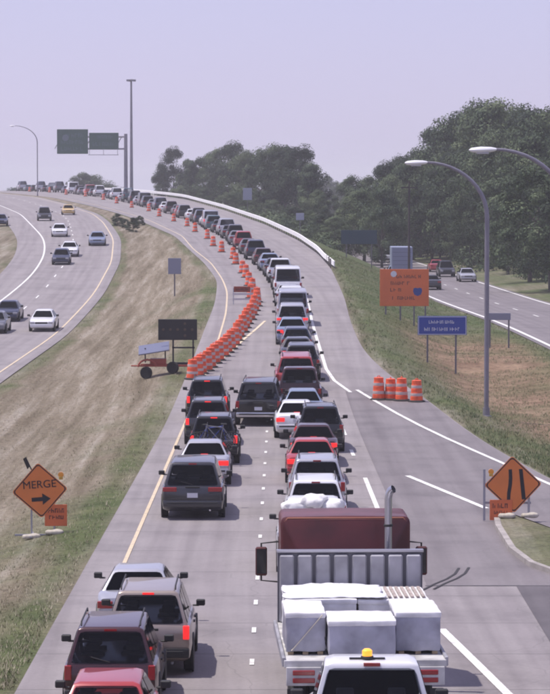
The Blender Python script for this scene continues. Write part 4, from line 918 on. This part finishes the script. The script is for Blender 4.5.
e = thing('high_mast_pole', 'tall slim high-mast pole behind the green gantry signs', 'light mast', (-30.6, 640, 6.0)); build(MB().tube([(0, 0, 0), (0, 0, 26.6)], [.42, .2], 12), 'pole', M_POLE, e)
hd = build(MB().lathe([(.25, 26.4), (.5, 26.5), (.5, 26.7), (.2, 26.8)], 12), 'ring', M_POLE, e)
for k in range(4): t = k * math.pi / 2 + .4; build(MB().box(-.3, .3, -.2, .2, 26.3, 26.75), 'lamp_head', M_POLE, e, bevel=.05).matrix_local = Matrix.Translation((.75 * math.cos(t), .75 * math.sin(t), 0))
# cantilever guide signs
gy = 600; s = 3000 / gy; X = lambda u: (u - 275) / s; Z = lambda v: CAM_H - (v - 186) / s
e = thing('cantilever_sign', 'pair of dark green overhead signs on a cantilever post at the crest', 'overhead sign', (X(126), gy, 6.0)); Mi = Matrix.Translation((-X(126), -gy, -6.0))
def gb(name, mb, m, par=e, **k):
    o = build(mb, name, m, par, **k)
    if par == e: o.matrix_local = Mi
    return o
gb('post', MB().tube([(X(126), gy, 6.0), (X(126), gy, Z(134))], [.42, .34], 12), M_POLE)
for v in (137, 149): gb('truss_chord', MB().tube([(X(126), gy, Z(v)), (X(58), gy, Z(v))], .16, 8), M_POLE)
for k in range(9): u = 122 - k * 7.5; gb('truss_web', MB().tube([(X(u), gy, Z(137)), (X(u - 7), gy, Z(149))], .08, 6), M_POLE)
for (u0, u1, v0, v1, sd_) in ((57.5, 88.5, 129.5, 154, 60), (89.5, 119, 133, 149.5, 70)):
    p = gb('sign_panel', MB().box(X(u0), X(u1), gy - .5, gy - .4, Z(v1), Z(v0)), M_GREEN, bevel=.05)
    w_ = X(u1) - X(u0)
    for k in range(3 if sd_ == 60 else 2):
        o = rough_text(p, (X(u0) + X(u1)) / 2 + (.4 if k == 0 else 0), Z(v0) - (Z(v0) - Z(v1)) * (.25 + k * (.27 if sd_ == 60 else .42)), w_ * (.55 if k == 0 else .75), .75, gy - .505, mat('dim_sign_letters', (.05, .10, .105), .5), sd_ + k)
    if sd_ == 60: build(MB().lathe([(.1, -.02), (.65, -.015), (.65, .02)], 16, axis='X'), 'route_emblem', mat('dim_emblem', (.09, .13, .15), .5), p).matrix_local = Matrix.Translation((X(66), gy - .52, Z(138))) @ Matrix.Rotation(R(90), 4, 'Z')
gb('catwalk', MB().box(X(89), X(119), gy - 1.3, gy - .5, Z(155.3), Z(154.8)), M_POLE)
for u in (90, 104, 118): gb('hanger', MB().tube([(X(u), gy - .9, Z(155)), (X(u), gy - .5, Z(149))], .05, 6), M_POLE)

# guardrail along the outside of the bend
M_RAIL = mat('bright_galvanised_rail', (.82, .81, .80), .55, .0, noise=(.7, .06))
e = thing('guardrail', 'long pale steel guardrail along the outside of the upper bend', 'guardrail', (MR(250) , 250, zM(250)))
ys = list(np.arange(252, 700, 3.8)); prof = [(0, .36), (.05, .40), (.05, .46), (0, .50), (.05, .55), (.05, .62), (0, .66), (.05, .71), (.05, .78), (0, .83), (-.03, .83), (-.03, .36)]
mb = MB(); vs = []
for i, y in enumerate(ys):
    x = MR(y) - .15; t = math.atan2(MR(y + 2) - MR(y - 2), 4); k = max(0, 1 - i / 3.0)
    for o_, z in prof: vs.append((x - o_ * math.cos(t) + k * .5, y + o_ * math.sin(t), zM(y) + z - k * .25))
N = len(prof); mb.add(vs, [(i * N + k, i * N + (k + 1) % N, (i + 1) * N + (k + 1) % N, (i + 1) * N + k) for i in range(len(ys) - 1) for k in range(N)] + [tuple(range(N)), tuple(range((len(ys) - 1) * N, len(ys) * N))])
g_ = build(mb, 'beam', M_RAIL, e); g_.matrix_local = Matrix.Translation(-e.location)
pm = MB().box(-.06, .06, -.08, .08, -.3, .8).mesh('post', mat('rail_post_wood', (.17, .15, .14), .9))
for y in ys: o = link('post', pm, e); o.location = Vector((MR(y) + .02, y, zM(y))) - e.location

# ------------------------------------------------------------------ trees
def leaf_material(name, lo, mid, hi):
    m, n, l, b = nodes(name); g = n.new('ShaderNodeNewGeometry')
    f = math_node(n, l, 'MULTIPLY_ADD', noise_node(n, l, g.outputs['Position'], .28, 5, .6), 1.7, -.38)  # clump noise puts lit and shaded patches into the leaf colour
    rnd = math_node(n, l, 'MULTIPLY_ADD', g.outputs['Random Per Island'], .36, -.18)
    oi = n.new('ShaderNodeObjectInfo'); ro = math_node(n, l, 'MULTIPLY_ADD', oi.outputs['Random'], .5, -.25)
    f = math_node(n, l, 'ADD', math_node(n, l, 'ADD', f, rnd), ro)
    l.new(ramp(n, l, f, [(.25, lo), (.5, mid), (.78, hi)]), b.inputs['Base Color']); b.inputs['Roughness'].default_value = .7; b.inputs['Specular IOR Level'].default_value = .25
    tr = n.new('ShaderNodeBsdfTranslucent'); tr.inputs[0].default_value = (.10, .15, .035, 1); mx = n.new('ShaderNodeMixShader'); mx.inputs[0].default_value = .10
    l.new(b.outputs[0], mx.inputs[1]); l.new(tr.outputs[0], mx.inputs[2]); l.new(mx.outputs[0], n['Material Output'].inputs[0]); return m
M_LEAF = leaf_material('leaves_dark_green', (.011, .022, .013), (.038, .064, .034), (.105, .142, .072))
M_LEAF2 = leaf_material('leaves_mid_green', (.016, .03, .014), (.05, .08, .036), (.125, .16, .078))
M_BARK = mat('tree_bark', (.09, .075, .065), .95, noise=(4, .35), bump=.8)
def tree_proto(seed, h, rad, leaves, conical=0.0):
    rd = np.random.default_rng(seed); rr_ = random.Random(seed)
    t = MB(); th = h * .42
    pts = [(rr_.uniform(-.15, .15) * i, rr_.uniform(-.15, .15) * i, th * i / 4 * 1.35) for i in range(5)]
    t.tube(pts, [.34, .27, .22, .16, .09], 8)
    cl = []
    for k in range(9):
        a = k * 2.4 + rr_.random(); z0 = th * rr_.uniform(.45, 1.2); L = rad * rr_.uniform(.5, .85)
        p0 = Vector((0, 0, z0)); p1 = p0 + Vector((math.cos(a) * L * .5, math.sin(a) * L * .5, h * .12)); p2 = p0 + Vector((math.cos(a) * L, math.sin(a) * L, h * .2))
        t.tube([p0, p1, p2], [.12, .08, .03], 6)
    nb = 54
    for k in range(nb):
        zz = rr_.random() ** .8; z = h * (.10 + .82 * zz)
        prof = (math.sin(math.pi * min(1, .18 + zz * .80)) ** .65) * (1 - conical) + conical * (1.02 - zz)
        a = rr_.uniform(0, 6.283); q = rad * prof * math.sqrt(rr_.random()) * 1.02
        cl.append((math.cos(a) * q, math.sin(a) * q, z, rad * rr_.choice((.16, .22, .28, .34))))
    per = leaves // nb; V_ = []
    for cx, cy, cz, r in cl:
        d = rd.normal(size=(per, 3)); d /= np.linalg.norm(d, axis=1)[:, None]; rr2 = rd.random(per) ** .38
        c = np.array([cx, cy, cz]) + d * (rr2 * r)[:, None] * np.array([1.05, 1.05, .8])
        u = rd.normal(size=(per, 3)); u /= np.linalg.norm(u, axis=1)[:, None]
        nrm = d * 1.0 + u * .5; nrm[:, 2] += .25; nrm /= np.linalg.norm(nrm, axis=1)[:, None]
        tng = np.cross(nrm, rd.normal(size=(per, 3))); tng /= np.linalg.norm(tng, axis=1)[:, None]; bt = np.cross(nrm, tng)
        sz_ = rd.uniform(.09, .19, per)[:, None]
        quad = np.stack([c - tng * sz_, c - bt * sz_ * .62, c + tng * sz_, c + bt * sz_ * .62], axis=1)
        V_.append(quad.reshape(-1, 3))
    V_ = np.concatenate(V_); nq = len(V_) // 4
    me = bpy.data.meshes.new('crown'); me.from_pydata(V_.tolist(), [], [(4 * i, 4 * i + 1, 4 * i + 2, 4 * i + 3) for i in range(nq)]); me.materials.append(M_LEAF if seed % 2 else M_LEAF2)
    return t.mesh('trunk', M_BARK), me
PROTO = [tree_proto(1, 15, 5.2, 24000), tree_proto(2, 15, 6.0, 26000), tree_proto(3, 15, 4.6, 22000), tree_proto(4, 15, 5.6, 24000), tree_proto(5, 15, 3.4, 17000, .55), tree_proto(8, 15, 6.4, 26000)]
def tree(p, x, y, z, h, w, label, group):
    e = thing('tree', label, 'tree', (x, y, z - .15), random.uniform(0, 6.28), group); k = h / 15; e.scale = (w * k, w * k, k)
    link('trunk', PROTO[p][0], e); link('crown', PROTO[p][1], e)
def tree_at(p, u, vtop, y, label, group, w=1.0, zmin=None):
    s = 3000 / y; x = (u - 275) / s; z = ground_z(x, y); top = CAM_H + (186 - vtop) / s; tree(p, x, y, z, (top - z) * 1.06, w, label, group)
mid = [(163, 166, 640, 4, .9), (174, 148, 625, 0, .8), (188, 160, 610, 2, .9), (203, 158, 600, 3, 1), (217, 150, 585, 1, .85), (231, 143, 570, 0, .9), (246, 153, 550, 5, .8), (258, 160, 540, 3, .9), (271, 146, 520, 1, .85), (286, 147, 505, 2, 1), (301, 147, 490, 0, .85), (311, 163, 470, 4, 1.1), (316, 190, 440, 3, 1.1)]
for i, (u, v, y, p, w) in enumerate(mid): tree_at(p, u, v, y, f'tree in the middle tree line behind the guardrail, {ordinal(i)} from the left', 'middle tree line', w)
low = [(180, 185, 590, 3), (205, 188, 560, 5), (228, 192, 530, 1), (250, 196, 500, 3), (272, 200, 470, 5), (292, 206, 440, 1), (308, 210, 415, 3), (322, 214, 395, 5), (335, 216, 380, 1)]
for i, (u, v, y, p) in enumerate(low): tree_at(p, u, v, y, f'low bushy tree in front of the middle tree line, {ordinal(i)} from the left', 'low trees in front', 1.35)
tree_at(3, 329, 176, 900, 'pale hazy tree far away in the gap between the tree lines', 'far hazy trees', .9); tree_at(1, 340, 186, 860, 'hazy low tree far away at the right of the gap', 'far hazy trees', 1.0); tree_at(5, 320, 187, 880, 'hazy low tree far away at the left of the gap', 'far hazy trees', 1.0)
right_front = [(348, 200, 400, 3), (364, 190, 385, 1), (382, 186, 372, 0), (400, 196, 430, 5), (420, 188, 425, 3), (440, 196, 415, 1), (462, 190, 395, 0), (486, 186, 365, 5), (508, 176, 335, 2), (530, 170, 310, 3), (552, 160, 285, 1)]
for i, (u, v, y, p) in enumerate(right_front): tree_at(p, u, v, y, f'tree in the front row of the right-hand wood, {ordinal(i)} from the left', 'front row of the wood', (.9, 1.1, .8)[i % 3])
right_back = [(352, 180, 470, 1), (366, 172, 455, 3), (383, 163, 440, 0), (400, 156, 445, 5), (415, 150, 450, 1), (430, 133, 445, 2), (446, 122, 435, 3), (462, 112, 425, 0), (469, 104, 415, 4), (484, 104, 410, 5), (500, 108, 400, 1), (516, 105, 390, 3), (533, 109, 380, 0), (551, 106, 370, 5)]
for i, (u, v, y, p) in enumerate(right_back): tree_at(p, u, v + (-3, 5, 0, 7, 2)[i % 5], y, f'tall tree on the skyline of the right-hand wood, {ordinal(i)} from the left', 'skyline row of the wood', (.82, .95, .75)[i % 3])
right_mid = [(392, 172, 400, 5), (412, 166, 412, 1), (432, 158, 405, 3), (452, 150, 398, 0), (472, 144, 385, 1), (494, 142, 375, 5), (516, 138, 355, 3), (540, 136, 340, 1)]
for i, (u, v, y, p) in enumerate(right_mid): tree_at(p, u, v + (6, -5, 10, 0)[i % 4], y, f'tree in the middle of the right-hand wood slope, {ordinal(i)} from the left', 'middle row of the wood', (.85, 1.0, .78)[i % 3])
for i, (u, v, y, p, w) in enumerate(((86, 173, 760, 3, 1.3), (93, 176, 770, 1, 1.2), (108, 186, 800, 5, 1.6), (30, 187, 820, 3, 2.2), (18, 188, 830, 1, 2.4))): tree_at(p, u, v, y, ['dark bush under the left green overhead sign', 'smaller dark bush beside the one under the overhead signs', 'low bush at the foot of the cantilever post', 'low bush by the far left lamp on the skyline', 'leftmost low bush on the skyline'][i], 'bushes on the skyline', w)
# shrubs on the median nose
for i, (u, v) in enumerate(((118, 226), (125, 228), (133, 232), (139, 226))):
    x, y = px(u, v, ground_z); e = thing('shrub', f'low scrubby shrub on the median nose, {ordinal(i)} from the left', 'shrub', (x, y, ground_z(x, y) - .3), i, 'shrubs on the median nose'); k = (.13, .10, .14, .11)[i]; e.scale = (k * 1.3, k * 1.3, k)
    link('stem', PROTO[i][0], e); link('foliage', PROTO[i][1], e)

# undergrowth below the trees and grass tufts: nobody could count them
def scatter(name, n, pick, size, m, lean=.8, blades=4):
    rd = random.Random(11); vs = []; fs = []
    for _ in range(n):
        p = pick(rd)
        if not p: continue
        x, y, sc = p; z = ground_z(x, y) - .03
        for b_ in range(blades):
            a = rd.uniform(0, 6.283); h = size * sc * rd.uniform(.5, 1.2); w_ = h * rd.uniform(.10, .2); dx, dy = math.cos(a), math.sin(a); ox, oy = rd.uniform(-1, 1) * size * .5, rd.uniform(-1, 1) * size * .5
            k = len(vs); vs += [(x + ox - dy * w_ / 2, y + oy + dx * w_ / 2, z), (x + ox + dy * w_ / 2, y + oy - dx * w_ / 2, z), (x + ox + dx * h * lean, y + oy + dy * h * lean, z + h)]; fs.append((k, k + 1, k + 2))
    me = bpy.data.meshes.new(name); me.from_pydata(vs, [], fs); me.materials.append(m); return struct(link(name, me), 'stuff')
def tuft_material(name, a, b_, c):
    m, n, l, b = nodes(name); g = n.new('ShaderNodeNewGeometry'); f = noise_node(n, l, g.outputs['Position'], .25, 4)
    f = math_node(n, l, 'ADD', f, math_node(n, l, 'MULTIPLY_ADD', g.outputs['Random Per Island'], .5, -.25)); l.new(ramp(n, l, f, [(.3, a), (.5, b_), (.72, c)]), b.inputs['Base Color']); b.inputs['Roughness'].default_value = .9; return m
def pick_left(rd):
    y = 60 + 330 * rd.random() ** 1.5; lo, hi = LR(y), ML(y); lo = max(lo, -275 * y / 3000 - 2)
    if hi - lo < .6: return None
    return rd.uniform(lo + .25, hi - .12), y, 1
def pick_right(rd):
    y = 100 + 200 * rd.random() ** 1.3; lo, hi = MR(y), min(RL(y), 275 * y / 3000 + 2)
    return (rd.uniform(lo + .15, hi - .1), y, 1.1) if hi > lo + .4 else None
scatter('dry_grass', 17000, pick_left, .11, tuft_material('dry_grass_blades', (.10, .12, .05), (.24, .21, .14), (.44, .39, .29)))
scatter('verge_grass', 20000, pick_right, .13, tuft_material('verge_grass_blades', (.05, .08, .03), (.10, .13, .05), (.2, .185, .1)))
def undergrowth():
    rd = np.random.default_rng(5); P = []
    for _ in range(520):
        y = rd.uniform(240, 640); side = rd.random()
        if side < .5 and y > 300: x = MR(y) + rd.uniform(5, 26) if y > 330 else RR(y) + rd.uniform(4, 16)
        else: x = RR(y) + rd.uniform(5, 22)
        if RL(y) - 3 < x < RR(y) + 3: continue
        P.append((x, y, ground_z(x, y), rd.uniform(1.2, 3.0)))
    V_ = []
    for x, y, z, r in P:
        k = 240; d = rd.normal(size=(k, 3)); d /= np.linalg.norm(d, axis=1)[:, None]; d[:, 2] = np.abs(d[:, 2]) * 1.1
        c = np.array([x, y, z]) + d * (rd.random(k) ** .4 * r)[:, None]; u = rd.normal(size=(k, 3)); u /= np.linalg.norm(u, axis=1)[:, None]; t = np.cross(u, d); t /= np.linalg.norm(t, axis=1)[:, None] + 1e-6; b_ = np.cross(d, t)
        s_ = rd.uniform(.10, .22, k)[:, None]; V_.append(np.stack([c - t * s_, c - b_ * s_ * .6, c + t * s_, c + b_ * s_ * .6], axis=1).reshape(-1, 3))
    V_ = np.concatenate(V_); nq = len(V_) // 4
    me = bpy.data.meshes.new('undergrowth'); me.from_pydata(V_.tolist(), [], [(4 * i, 4 * i + 1, 4 * i + 2, 4 * i + 3) for i in range(nq)]); me.materials.append(M_LEAF2); struct(link('undergrowth', me), 'stuff')
undergrowth()

# box truck on the side road behind the orange sign
x, y = px(373, 279, zRf); x = max(x, RL(y) + 1.8)
e = thing('box_truck', 'pale blue-white box truck left of the orange sign on the side road', 'truck', (x, y, 0), 0)
build(MB().box(-1.15, 1.15, 0, 4.6, 1.0, 3.5), 'cargo_box', mat('pale_blue_box', (.24, .27, .37), .5, noise=(1, .12)), e, bevel=.05)
dr = build(MB().box(-1.0, 1.0, -.03, -.002, 1.1, 3.35), 'rear_door', mat('box_door', (.20, .22, .31), .5), e); [build(MB().box(-1.0, 1.0, -.045, -.03, 1.1 + k * .45, 1.12 + k * .45), 'seam', M_TRIM, dr) for k in range(1, 5)]
c = build(MB().box(-1.0, 1.0, 4.75, 6.1, .7, 2.4).box(-.95, .95, 6.1, 7.0, .7, 1.5), 'cab', paint_mat('white'), e, bevel=.08, seg=2); build(MB().box(-.85, .85, 6.06, 6.13, 1.55, 2.25), 'windshield', M_GLASS, c)
build(MB().box(-.4, .4, .1, 6.8, .55, .98), 'chassis', M_TRIM, e)
for sg in (-1, 1): build(MB().box(sg * .95 - .12, sg * .95 + .12, -.05, 0, .78, .95), 'tail_light', M_TAIL, e)
for yy_ in (1.1, 5.9):
    for sg in (-1, 1): o = link('wheel', tw, e); o.matrix_local = Matrix.Translation((sg * .95, yy_, .42)) @ Matrix.Scale(1.35, 4)

# ------------------------------------------------------------------ summer haze in the air
hz = bpy.data.materials.new('summer_haze'); hz.use_nodes = True; n = hz.node_tree.nodes; n.clear()
vo = n.new('ShaderNodeVolumePrincipled'); vo.inputs['Color'].default_value = (.96, .95, 1.0, 1); vo.inputs['Density'].default_value = .00026; vo.inputs['Anisotropy'].default_value = .2
ou = n.new('ShaderNodeOutputMaterial'); hz.node_tree.links.new(vo.outputs[0], ou.inputs['Volume'])
struct(build(MB().box(-8200, 8200, -70, 4600, -2.2, 36), 'haze', hz, smooth=0), 'stuff')
dup = {k: v for k, v in LABELS.items() if len(v) > 1}
if dup: print('DUPLICATE LABELS', dup)
